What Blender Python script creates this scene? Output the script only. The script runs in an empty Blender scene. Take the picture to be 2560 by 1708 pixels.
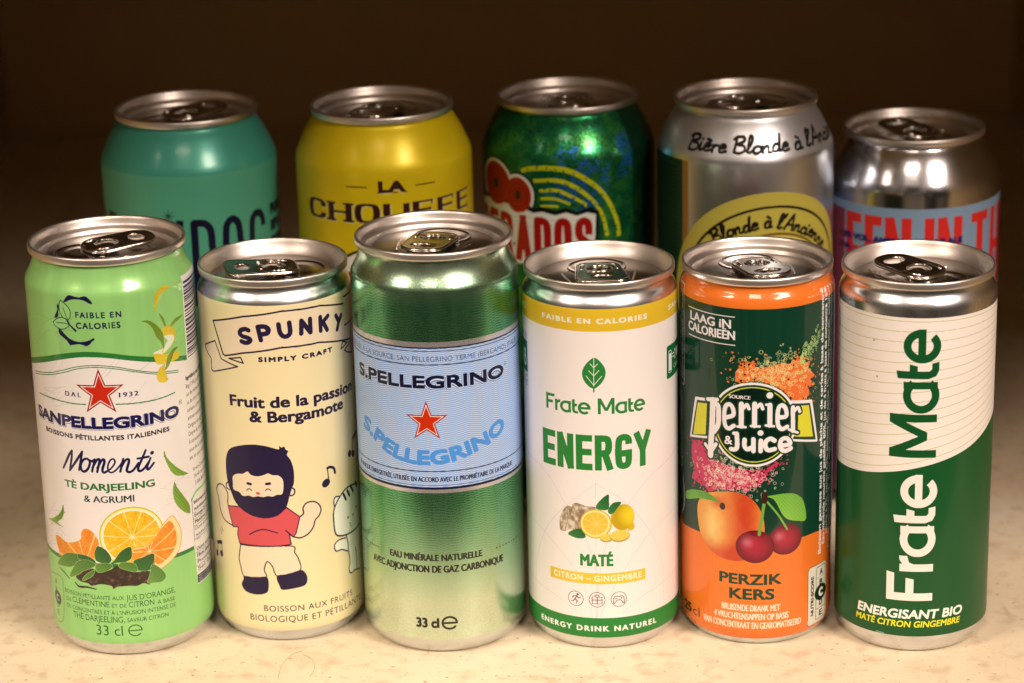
import bpy, bmesh, math, random
import numpy as np

# ------------------------------------------------------------------ camera, light, exposure
scene = bpy.context.scene
COL = scene.collection
R_ = math.radians
cam_d = bpy.data.cameras.new("camera")
cam = bpy.data.objects.new("camera", cam_d); COL.objects.link(cam)
cam_d.sensor_width = 36.0
cam_d.lens = 6703.1 / 2560 * 36.0
cam_d.clip_start = 0.02; cam_d.clip_end = 30
cam.location = (0, 0, 0.4014)
PITCH, ROLL = 0.3264, -0.0257
import mathutils
_f = mathutils.Vector((0, math.cos(PITCH), -math.sin(PITCH)))
_u = mathutils.Vector((0, math.sin(PITCH), math.cos(PITCH)))
_x = mathutils.Vector((1, 0, 0))
_r = math.cos(ROLL) * _x + math.sin(ROLL) * _u
_up = -math.sin(ROLL) * _x + math.cos(ROLL) * _u
cam.rotation_euler = mathutils.Matrix((_r, _up, -_f)).transposed().to_euler()
cam_d.dof.use_dof = True
cam_d.dof.focus_distance = 0.912
cam_d.dof.aperture_fstop = 8.5
cam_d.dof.aperture_blades = 0
scene.camera = cam

world = bpy.data.worlds.new("World"); scene.world = world
world.use_nodes = True
wn = world.node_tree.nodes; wl = world.node_tree.links
bg = wn["Background"]
# the dim warm room in front of the shelf: darker below, lighter above, with soft uneven patches
tc = wn.new("ShaderNodeTexCoord"); sep = wn.new("ShaderNodeSeparateXYZ")
ramp = wn.new("ShaderNodeValToRGB"); nz = wn.new("ShaderNodeTexNoise"); mx = wn.new("ShaderNodeMix"); mx.data_type = 'RGBA'; mx.blend_type = 'MULTIPLY'
mp = wn.new("ShaderNodeMapping"); mp.inputs['Scale'].default_value = (5.2, 5.2, 0.35)
r2 = wn.new("ShaderNodeValToRGB")
wl.new(tc.outputs['Generated'], sep.inputs[0]); wl.new(sep.outputs['Z'], ramp.inputs[0])
wl.new(tc.outputs['Generated'], mp.inputs[0]); wl.new(mp.outputs[0], nz.inputs['Vector']); nz.inputs['Scale'].default_value = 1.6; nz.inputs['Detail'].default_value = 2
wl.new(nz.outputs['Fac'], r2.inputs[0])
r2.color_ramp.elements[0].position = 0.43; r2.color_ramp.elements[0].color = (0.06, 0.06, 0.05, 1)
r2.color_ramp.elements[1].position = 0.58; r2.color_ramp.elements[1].color = (2.1, 2.05, 2.0, 1)
ramp.color_ramp.elements[0].position = 0.0; ramp.color_ramp.elements[0].color = (0.17, 0.125, 0.08, 1)
ramp.color_ramp.elements[1].position = 1.0; ramp.color_ramp.elements[1].color = (0.62, 0.46, 0.35, 1)
wl.new(ramp.outputs[0], mx.inputs[6]); wl.new(r2.outputs[0], mx.inputs[7]); mx.inputs[0].default_value = 1
wl.new(mx.outputs[2], bg.inputs[0]); bg.inputs[1].default_value = 0.29

def area(name, az, el, dist, sx, sy, power, color, target=(0.0, 0.92, 0.08), roll=0.0):
    """az measured from the camera side: 0 = in front of the cans, positive to the right"""
    l = bpy.data.lights.new(name, 'AREA'); l.shape = 'RECTANGLE'; l.size = sx; l.size_y = sy; l.energy = power; l.color = color
    o = bpy.data.objects.new(name, l); COL.objects.link(o)
    t = mathutils.Vector(target)
    d = mathutils.Vector((math.sin(R_(az)) * math.cos(R_(el)), -math.cos(R_(az)) * math.cos(R_(el)), math.sin(R_(el))))
    o.location = t + d * dist
    q = (-d).to_track_quat('-Z', 'Y')
    o.rotation_euler = (q @ mathutils.Quaternion((0, 0, 1), roll)).to_euler()
    return o
WARM = (1.0, 0.755, 0.585)
area("ceiling_lamp_one", -56, 38, 2.2, 0.80, 0.36, 38, WARM)
area("ceiling_lamp_two", 38, 37, 2.2, 0.80, 0.36, 42, (1.0, 0.77, 0.62), roll=0.35)
area("front_fill", -6, 44, 2.4, 0.6, 0.25, 14, WARM)  # added fill from the front, standing for the shop's general light
scene.view_settings.view_transform = 'Standard'
scene.view_settings.look = 'None'
scene.view_settings.exposure = 0.15
scene.view_settings.gamma = 1.0

# ------------------------------------------------------------------ print raster (all label artwork is computed here)
def s2l(c):
    c = np.asarray(c, float) / 255.0
    return np.where(c <= 0.04045, c / 12.92, ((c + 0.055) / 1.055) ** 2.4)
def l2s(c):
    c = np.clip(c, 0, 1)
    return np.where(c <= 0.0031308, c * 12.92, 1.055 * c ** (1 / 2.4) - 0.055)
TINT = np.array([1.0, 0.775, 0.615])
def C(r, g, b, k=0.80):
    """ink colour: the look under the warm shop light taken back to neutral light; returns sRGB 0..1"""
    return l2s(s2l((r, g, b)) / TINT * k)

def smooth(pts, closed=False, n=6):
    P = np.array(pts, float)
    if len(P) < 3: return P
    Q = np.vstack([P[-1], P, P[0], P[1]]) if closed else np.vstack([2 * P[0] - P[1], P, 2 * P[-1] - P[-2]])
    out = []
    m = len(P) if closed else len(P) - 1
    for i in range(m):
        a, b, c, d = Q[i], Q[i + 1], Q[i + 2], Q[i + 3]
        for k in range(n):
            t = k / n
            out.append(0.5 * (2 * b + (c - a) * t + (2 * a - 5 * b + 4 * c - d) * t * t + (3 * b - a - 3 * c + d) * t ** 3))
    if not closed: out.append(P[-1])
    return np.array(out)

def ccw(p):
    p = np.asarray(p, float)
    x, y = p[:, 0], p[:, 1]
    return p if (x * np.roll(y, -1) - np.roll(x, -1) * y).sum() > 0 else p[::-1]

def stroke(pts, w, cap='round', join='round'):
    """polygons (all counter-clockwise) covering a line of width w; w may be a list of widths per point"""
    P = np.array(pts, float); n = len(P)
    ws = np.full(n, w, float) if np.isscalar(w) else np.interp(np.linspace(0, 1, n), np.linspace(0, 1, len(w)), w)
    out = []
    for i in range(n - 1):
        a, b = P[i], P[i + 1]; d = b - a; L = math.hypot(*d)
        if L < 1e-9: continue
        d = d / L; nn = np.array([-d[1], d[0]])
        if cap == 'square':
            if i == 0: a = a - d * ws[0] / 2
            if i == n - 2: b = b + d * ws[-1] / 2
        out.append(ccw([a + nn * ws[i] / 2, a - nn * ws[i] / 2, b - nn * ws[i + 1] / 2, b + nn * ws[i + 1] / 2]))
    ang = np.linspace(0, 2 * math.pi, 12, endpoint=False)
    for i in range(n):
        if (i in (0, n - 1)) and cap != 'round': continue
        r = ws[i] / 2
        if join == 'box' and 0 < i < n - 1:
            d1 = np.abs(P[i] - P[i - 1]); d2 = np.abs(P[i + 1] - P[i])
            if min(d1) < 1e-6 and min(d2) < 1e-6:
                out.append(P[i] + np.array([(-r, -r), (r, -r), (r, r), (-r, r)])); continue
        out.append(P[i] + r * np.stack([np.cos(ang), np.sin(ang)], 1))
    return out

def soften(pts, it=2):
    """round the shallow corners of a polyline, keep its right angles"""
    P = [np.array(p, float) for p in pts]
    for _ in range(it):
        out = [P[0]]
        for i in range(1, len(P) - 1):
            a, b = P[i] - P[i - 1], P[i + 1] - P[i]
            c = float(a @ b) / max(np.hypot(*a) * np.hypot(*b), 1e-9)
            if c < .3 or c > .999: out.append(P[i])
            else: out += [P[i] - a * .28, P[i] + b * .28]
        P = out + [P[-1]]
    return P
def stroke_c(pts, w, wy):
    """thick verticals, thin horizontals"""
    out = []
    P = [np.array(p, float) for p in pts]
    for a, b in zip(P, P[1:]):
        d = b - a; L = max(math.hypot(*d), 1e-9); q = wy + (w - wy) * abs(d[1]) / L
        out += stroke([a, b], q, 'butt')
        out.append(ccw([(a[0] - q / 2, a[1] - wy / 2), (a[0] + q / 2, a[1] - wy / 2), (a[0] + q / 2, a[1] + wy / 2), (a[0] - q / 2, a[1] + wy / 2)]))
    return out

def ell(cx, cy, rx, ry, n=48, rot=0.0):
    a = np.linspace(0, 2 * math.pi, n, endpoint=False)
    x, y = rx * np.cos(a), ry * np.sin(a); c, s = math.cos(rot), math.sin(rot)
    return np.stack([cx + c * x - s * y, cy + s * x + c * y], 1)

def fill_mask(polys, w, h):
    """non-zero winding fill of closed polygons given in pixels"""
    A = []; B = []
    for p in polys:
        p = np.asarray(p, float); A.append(p); B.append(np.roll(p, -1, 0))
    A = np.vstack(A); B = np.vstack(B)
    s = np.where(A[:, 1] < B[:, 1], 1, -1)
    sw = (s < 0)[:, None]
    lo = np.where(sw, B, A); hi = np.where(sw, A, B)
    a = np.clip(np.ceil(lo[:, 1] - .5), 0, h).astype(int); b = np.clip(np.ceil(hi[:, 1] - .5), 0, h).astype(int)
    n = np.maximum(b - a, 0)
    acc = np.zeros(h * (w + 1), np.int32)
    tot = int(n.sum())
    if tot:
        k = np.repeat(np.arange(len(n)), n)
        off = np.arange(tot) - np.repeat(np.cumsum(n) - n, n)
        ys = a[k] + off
        dy = hi[k, 1] - lo[k, 1]
        xs = np.clip(np.ceil(lo[k, 0] + (ys + .5 - lo[k, 1]) * (hi[k, 0] - lo[k, 0]) / dy - .5), 0, w).astype(int)
        np.add.at(acc, ys * (w + 1) + xs, s[k])
    return np.cumsum(acc.reshape(h, w + 1), 1)[:, :w] != 0

def dilate(m, rx, ry):
    h, w = m.shape; out = np.zeros_like(m)
    ry_i = int(math.ceil(ry))
    cs = np.zeros((h, w + 1), np.int32); cs[:, 1:] = np.cumsum(m, 1)
    ix = np.arange(w)
    for dy in range(-ry_i, ry_i + 1):
        q = 1 - (dy / max(ry, .01)) ** 2
        if q < 0: continue
        dx = int(round(rx * math.sqrt(q)))
        hor = (cs[:, np.minimum(ix + dx + 1, w)] - cs[:, np.maximum(ix - dx, 0)]) > 0
        if dy >= 0: out[dy:] |= hor[:h - dy]
        else: out[:dy] |= hor[-dy:]
    return out

def noise2(h, w, cell, seed=0, octaves=3):
    rng = np.random.RandomState(seed); tot = np.zeros((h, w), np.float32); amp = 1.0; s = 0.0
    for o in range(octaves):
        c = max(cell / 2 ** o, 1.0)
        gh, gw = int(h / c) + 3, int(w / c) + 3
        g = rng.rand(gh, gw).astype(np.float32)
        y = np.arange(h) / c; x = np.arange(w) / c
        yi = y.astype(int); xi = x.astype(int); fy = (y - yi)[:, None]; fx = (x - xi)[None]
        fy = fy * fy * (3 - 2 * fy); fx = fx * fx * (3 - 2 * fx)
        v = (g[yi][:, xi] * (1 - fy) + g[yi + 1][:, xi] * fy) * (1 - fx) + (g[yi][:, xi + 1] * (1 - fy) + g[yi + 1][:, xi + 1] * fy) * fx
        tot += amp * v; s += amp; amp *= .55
    return tot / s

_tc = {}
def glyph_mesh(text, spacing):
    key = (text, spacing)
    if key not in _tc:
        c = bpy.data.curves.new('lettering', 'FONT'); c.body = text; c.resolution_u = 4; c.space_character = spacing
        o = bpy.data.objects.new('lettering', c); COL.objects.link(o)
        bpy.context.view_layer.update()
        m = o.to_mesh(); m.calc_loop_triangles()
        v = np.array([q.co[:2] for q in m.vertices]).reshape(-1, 2); t = np.array([q.vertices[:] for q in m.loop_triangles]).reshape(-1, 3)
        o.to_mesh_clear(); bpy.data.objects.remove(o); bpy.data.curves.remove(c)
        T = v[t]
        a = T[:, 1] - T[:, 0]; b = T[:, 2] - T[:, 0]; cr = a[:, 0] * b[:, 1] - a[:, 1] * b[:, 0]
        T[cr < 0] = T[cr < 0][:, ::-1]
        _tc[key] = T
    return _tc[key].copy()
_capT = glyph_mesh('H', 1.0); CAPH = float(_capT[..., 1].max())

# block skeleton letters: (width, strokes) in a box of height one
BK = {
 'E': (.46, [[(.46, 1), (0, 1), (0, 0), (.46, 0)], [(0, .52), (.42, .52)]]),
 'F': (.44, [[(.44, 1), (0, 1), (0, 0)], [(0, .52), (.40, .52)]]),
 'N': (.52, [[(0, 0), (0, 1)], [(0.02, 1), (.50, 0)], [(.52, 0), (.52, 1)]]),
 'R': (.50, [[(0, 0), (0, 1), (.36, 1), (.48, .92), (.48, .58), (.36, .48), (0, .48)], [(.30, .48), (.50, 0)]]),
 'G': (.50, [[(.49, .86), (.49, .90), (.38, 1), (.12, 1), (0, .88), (0, .12), (.12, 0), (.38, 0), (.49, .10), (.49, .44), (.30, .44)]]),
 'Y': (.56, [[(0, 1), (.28, .46), (.56, 1)], [(.28, .5), (.28, 0)]]),
 'M': (.66, [[(0, 0), (0, 1)], [(0, 1), (.33, .12)], [(.33, .12), (.66, 1)], [(.66, 1), (.66, 0)]]),
 'A': (.52, [[(0, 0), (.26, 1)], [(.26, 1), (.52, 0)], [(.10, .28), (.42, .28)]]),
 'T': (.50, [[(0, 1), (.50, 1)], [(.25, 1), (.25, 0)]]),
 'É': (.46, [[(.46, 1), (0, 1), (0, 0), (.46, 0)], [(0, .52), (.42, .52)], [(.14, 1.28), (.34, 1.36)]]),
 'B': (.50, [[(0, 0), (0, 1), (.34, 1), (.46, .90), (.46, .62), (.34, .53), (0, .53)], [(.34, .53), (.49, .43), (.49, .10), (.36, 0), (0, 0)]]),
 'W': (.80, [[(0, 1), (.20, 0)], [(.20, 0), (.40, .9)], [(.40, .9), (.60, 0)], [(.60, 0), (.80, 1)]]),
 'D': (.48, [[(0, 0), (0, 1), (.30, 1), (.44, .93), (.48, .84), (.48, .16), (.44, .07), (.30, 0), (0, 0)]]),
 'O': (.48, [[(.12, 0), (.36, 0), (.48, .14), (.48, .86), (.36, 1), (.12, 1), (0, .86), (0, .14), (.12, 0), (.2, 0)]]),
 'Q': (.48, [[(.12, 0), (.36, 0), (.48, .14), (.48, .86), (.36, 1), (.12, 1), (0, .86), (0, .14), (.12, 0), (.2, 0)], [(.3, .2), (.52, -.05)]]),
 'S': (.48, [[(.47, .74), (.47, .88), (.36, 1), (.12, 1), (0, .88), (0, .66), (.10, .56), (.38, .44), (.48, .34), (.48, .12), (.36, 0), (.12, 0), (0, .12), (0, .26)]]),
 'P': (.50, [[(0, 0), (0, 1), (.36, 1), (.48, .92), (.48, .56), (.36, .46), (0, .46)]]),
 'U': (.50, [[(0, 1), (0, .14), (.12, 0), (.38, 0), (.50, .14), (.50, 1)]]),
 'I': (.001, [[(0, 0), (0, 1)]]),
 'H': (.50, [[(0, 0), (0, 1)], [(.5, 0), (.5, 1)], [(0, .5), (.5, .5)]]),
 'C': (.48, [[(.47, .72), (.47, .86), (.36, 1), (.12, 1), (0, .86), (0, .14), (.12, 0), (.36, 0), (.47, .14), (.47, .28)]]),
 'L': (.42, [[(0, 1), (0, 0), (.42, 0)]]),
 ' ': (.30, []),
}
# rounded geometric letters of the two mate cans, cap height one
def _ring(cx, cy, rx, ry, t, a0, a1, n=40):
    a = np.radians(np.linspace(a0, a1, n))
    o = np.stack([cx + rx * np.cos(a), cy + ry * np.sin(a)], 1); i = np.stack([cx + (rx - t) * np.cos(a), cy + (ry - t) * np.sin(a)], 1)
    return ccw(np.vstack([o, i[::-1]]))
def mate_letters():
    F = [[(0, 0), (0, 1), (.62, 1), (.59, .83), (.165, .83), (.165, 0)], [(.1, .41), (.47, .41), (.50, .585), (.1, .585)]]
    r = [[(.64, 0), (.80, 0), (.80, .42), (.84, .52), (.98, .56), (.98, .735), (.88, .72), (.80, .66), (.80, .72), (.64, .72)]]
    def ate(e):
        a = [_ring(e + .40, .345, .385, .385, .165, -325, -35) , [(e + .53, 0), (e + .68, 0), (e + .68, .72), (e + .53, .72)]]
        t = [[(e + .745, .20), (e + .80, .04), (e + .92, -.02), (e + 1.10, -.02), (e + 1.07, .13), (e + .95, .13), (e + .905, .18), (e + .905, .88), (e + .745, .85)], [(e + .8, .43), (e + 1.01, .43), (e + 1.05, .60), (e + .8, .60)]]
        x = e + 1.43
        ee = [_ring(x, .345, .355, .395, .165, 0, 315), [(x - .24, .27), (x + .355, .27), (x + .355, .43), (x - .24, .43)]]
        return a + t + ee
    Mm = [[(0, 0), (.165, 0), (.165, 1), (0, 1)], [(.755, 0), (.92, 0), (.92, 1), (.755, 1)], [(0, 1), (.375, .2), (.545, .2), (.18, 1)], [(.74, 1), (.375, .2), (.545, .2), (.92, 1)]]
    return [ccw(q) for q in F + r + ate(.945)], [ccw(q) for q in Mm + ate(.93)]
FRATE, MATE = mate_letters()

class Print:
    """artwork of one can, unrolled: u = mm round the can (0 faces the front), v = mm above the shelf"""
    def __init__(s, R, h, ppm, base, ink=1.0):
        s.R, s.h, s.p = R, h, ppm
        s.W = int(round(2 * math.pi * R * ppm)); s.H = int(round(h * ppm)); s.c = math.pi * R
        s.rgb = np.empty((s.H, s.W, 3), np.float32); s.rgb[:] = base
        s.ink = np.full((s.H, s.W), ink, np.float32)
    def region(s, polys, pad=0.5):
        P = [np.asarray(q, float) for q in polys]
        al = np.vstack(P); x0 = max(int((al[:, 0].min() + s.c - pad) * s.p), 0); x1 = min(int((al[:, 0].max() + s.c + pad) * s.p) + 2, s.W)
        y0 = max(int((al[:, 1].min() - pad) * s.p), 0); y1 = min(int((al[:, 1].max() + pad) * s.p) + 2, s.H)
        if x1 <= x0 or y1 <= y0: return None
        m = fill_mask([np.stack([(q[:, 0] + s.c) * s.p - x0, q[:, 1] * s.p - y0], 1) for q in P], x1 - x0, y1 - y0)
        return x0, y0, m
    def put(s, reg, color, ink=1.0, alpha=1.0, dil=None, shift=(0, 0)):
        if reg is None: return
        x0, y0, m = reg
        if dil: m = dilate(m, dil[0] * s.p, dil[1] * s.p)
        if shift != (0, 0):
            x0 += int(round(shift[0] * s.p)); y0 += int(round(shift[1] * s.p))
        a, b = max(0, -x0), max(0, -y0); x0, y0 = max(x0, 0), max(y0, 0)
        m = m[b:b + s.H - y0, a:a + s.W - x0]
        h, w = m.shape
        sub = s.rgb[y0:y0 + h, x0:x0 + w]
        if callable(color):
            uu, vv = np.meshgrid((np.arange(x0, x0 + w) + .5) / s.p - s.c, (np.arange(y0, y0 + h) + .5) / s.p)
            color = color(uu, vv)[m]
        sub[m] = sub[m] * (1 - alpha) + np.asarray(color) * alpha
        if ink is not None: s.ink[y0:y0 + h, x0:x0 + w][m] = ink
    def poly(s, pts, color, sm=False, **k):
        P = smooth(pts, True) if sm else np.array(pts, float)
        s.put(s.region([ccw(P)], 0.5 + max(k.get('dil') or (0, 0))), color, **k)
    def polys(s, ps, color, **k):
        s.put(s.region(ps, 0.5 + max(k.get('dil') or (0, 0))), color, **k)
    def line(s, pts, w, color, sm=True, cap='round', join='round', **k):
        P = smooth(pts) if sm and len(pts) > 2 else pts
        s.put(s.region(stroke(P, w, cap, join)), color, **k)
    def band(s, v0, v1, color, ink=1.0, alpha=1.0):
        a, b = int(v0 * s.p), int(round(v1 * s.p))
        if callable(color):
            uu, vv = np.meshgrid((np.arange(s.W) + .5) / s.p - s.c, (np.arange(a, b) + .5) / s.p); color = color(uu, vv)
        s.rgb[a:b] = s.rgb[a:b] * (1 - alpha) + np.asarray(color) * alpha
        if ink is not None: s.ink[a:b] = ink
    def warp(s, T, base, up=1.0):
        """T: (...,2) with x along the baseline in mm, y up in mm"""
        B = np.array(base, float)
        if len(B) == 2: B = np.array([B[0] + (B[1] - B[0]) * t for t in (0, .5, 1)])
        else: B = smooth(B, n=8)
        d = np.diff(B, axis=0); L = np.hypot(d[:, 0], d[:, 1]); S = np.concatenate([[0], np.cumsum(L)])
        x = T[..., 0]; y = T[..., 1]
        ang = np.unwrap(np.arctan2(d[:, 1], d[:, 0])); mid = (S[1:] + S[:-1]) / 2
        if len(ang) > 4: ang = np.convolve(np.pad(ang, 4, 'edge'), np.ones(9) / 9, 'valid')
        A = np.interp(x, mid, ang)
        px = np.interp(x, S, B[:, 0]); py = np.interp(x, S, B[:, 1])
        lo = np.minimum(x - S[0], 0); hi = np.maximum(x - S[-1], 0)
        px = px + (lo + hi) * np.cos(A); py = py + (lo + hi) * np.sin(A)
        return np.stack([px - np.sin(A) * y, py + np.cos(A) * y], -1), S[-1]
    def blen(s, base):
        B = smooth(base, n=8) if len(base) > 2 else np.array(base, float)
        d = np.diff(B, axis=0); return float(np.hypot(d[:, 0], d[:, 1]).sum())
    def text(s, txt, key, color, dil=0.0, spacing=1.0, slant=0.0, shadow=None, box=False, fit=True, ink=1.0, alpha=1.0, dy=0.0, outline=None, capk=1.0):
        base, cap = TX[key] if isinstance(key, str) else key
        cap *= capk
        base = [(a, b + dy) for a, b in base]
        T = glyph_mesh(txt, spacing)
        L = s.blen(base); x0, x1 = T[..., 0].min(), T[..., 0].max()
        sy = (cap - 2 * dil) / CAPH
        sx = (L - 2 * dil) / (x1 - x0) if fit else sy
        X = (T[..., 0] - x0) * sx + dil; Y = T[..., 1] * sy + dil
        X = X + slant * Y
        Q, _ = s.warp(np.stack([X, Y], -1), base)
        a = Q[:, 1] - Q[:, 0]; b = Q[:, 2] - Q[:, 0]; cr = a[:, 0] * b[:, 1] - a[:, 1] * b[:, 0]
        Q = Q[np.abs(cr) > 1e-9]; cr = cr[np.abs(cr) > 1e-9]
        Q[cr < 0] = Q[cr < 0][:, ::-1]
        reg = s.region(list(Q), 0.6 + 2.5 * dil + (outline[1] if outline else 0))
        if reg is None: return
        d = (dil, dil) if dil > 0.6 / s.p else None
        if outline: s.put(reg, outline[0], dil=(dil + outline[1],) * 2, ink=ink)
        if shadow: s.put(reg, shadow[0], dil=d, shift=shadow[1:3], ink=ink)
        s.put(reg, color, dil=d, ink=ink, alpha=alpha)
    def block(s, txt, key, color, w, gap=0.16, join='box', cap='square', outline=None, shadow=None, fitbox=None, ink=1.0, wy=None, serif=0.0, dy=0.0, capk=1.0, alpha=1.0):
        """heavy condensed capitals from skeleton strokes of width w mm (wy: width of the horizontals)"""
        base, ch = TX[key] if isinstance(key, str) else key
        ch *= capk
        base = [(a, b + dy) for a, b in base]
        L = s.blen(base); hw = w / 2
        tot = sum(BK[c][0] for c in txt) ; n = len(txt)
        # unit -> mm: every letter adds w; gaps are gap*cap
        g = gap * ch
        k = (L - w * sum(1 for c in txt if c != ' ') - g * (n - 1)) / max(tot, 1e-6)
        x = 0.0; polys = []
        for c in txt:
            wd, st = BK[c]
            for ln in st:
                P = [(x + (0 if c == ' ' else hw) + a * k, hw + b * (ch - w)) for a, b in ln]
                if serif and c in 'HUFELAI':
                    for q, (a, b) in zip((P[0], P[-1]), (ln[0], ln[-1])):
                        if b in (0, 1) and abs(P[0][0] - P[-1][0]) < .6 * w and len(ln) == 2:
                            polys += stroke([(q[0] - serif, q[1]), (q[0] + serif, q[1])], (wy or w) , 'butt')
                    if c in 'FEL' and len(ln) > 1:
                        for q, (a, b) in zip((P[0], P[-1]), (ln[0], ln[-1])):
                            if a > .3: polys += stroke([(q[0], q[1] - (.6 if b == .52 else 1.3 if b == 0 else 0) - (1.3 if b == 1 else 0)), (q[0], q[1] + (.6 if b == .52 else 0) + (1.3 if b == 0 else 0))], .5, 'butt')
                P = soften(P)
                polys += stroke_c(P, w, wy) if wy else stroke(P, w, cap, join)
            x += wd * k + (0 if c == ' ' else w) + g
        polys = [s.warp(np.asarray(q), base)[0] for q in polys]
        reg = s.region(polys, 0.6 + (outline[-1][1] if outline else 0))
        for oc, ow in (outline or [])[::-1]: s.put(reg, oc, dil=(ow, ow), ink=ink)
        if shadow: s.put(reg, shadow[0], shift=shadow[1:3], ink=ink)
        s.put(reg, color, ink=ink, alpha=alpha)
        return reg
    def star(s, key, red, white, dark):
        T = np.array(TR[key]); c = T.mean(0)
        # regular star through the traced tips
        r = np.hypot(*(T - c).T).mean()
        def st(rr):
            out = []
            for i in range(10):
                a = math.pi / 2 + i * math.pi / 5; q = rr if i % 2 == 0 else rr * 0.40
                out.append((c[0] + q * math.cos(a), c[1] + q * math.sin(a)))
            return out
        s.poly(st(r * 1.03), dark); s.poly(st(r * 0.86), white); s.poly(st(r * 0.755), red)
    def image(s, name):
        img = bpy.data.images.new(name, s.W, s.H, alpha=True, float_buffer=False)
        img.alpha_mode = 'CHANNEL_PACKED'
        px = np.empty((s.H, s.W, 4), np.float32); px[..., :3] = np.clip(s.rgb, 0, 1); px[..., 3] = s.ink
        img.pixels.foreach_set(px.ravel()); img.update(); img.pack()
        return img
def ecurve(P, cx, cy, rx, ry, w, color):
    """the estimated sign: a lower-case e"""
    a = np.radians(np.linspace(0, 320, 40))
    ring = [(cx + rx * math.cos(t), cy + ry * math.sin(t)) for t in a]
    P.line(ring, w, color, sm=False); P.line([(cx - rx, cy), (cx + rx, cy)], w, color, sm=False, cap='butt')

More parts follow.
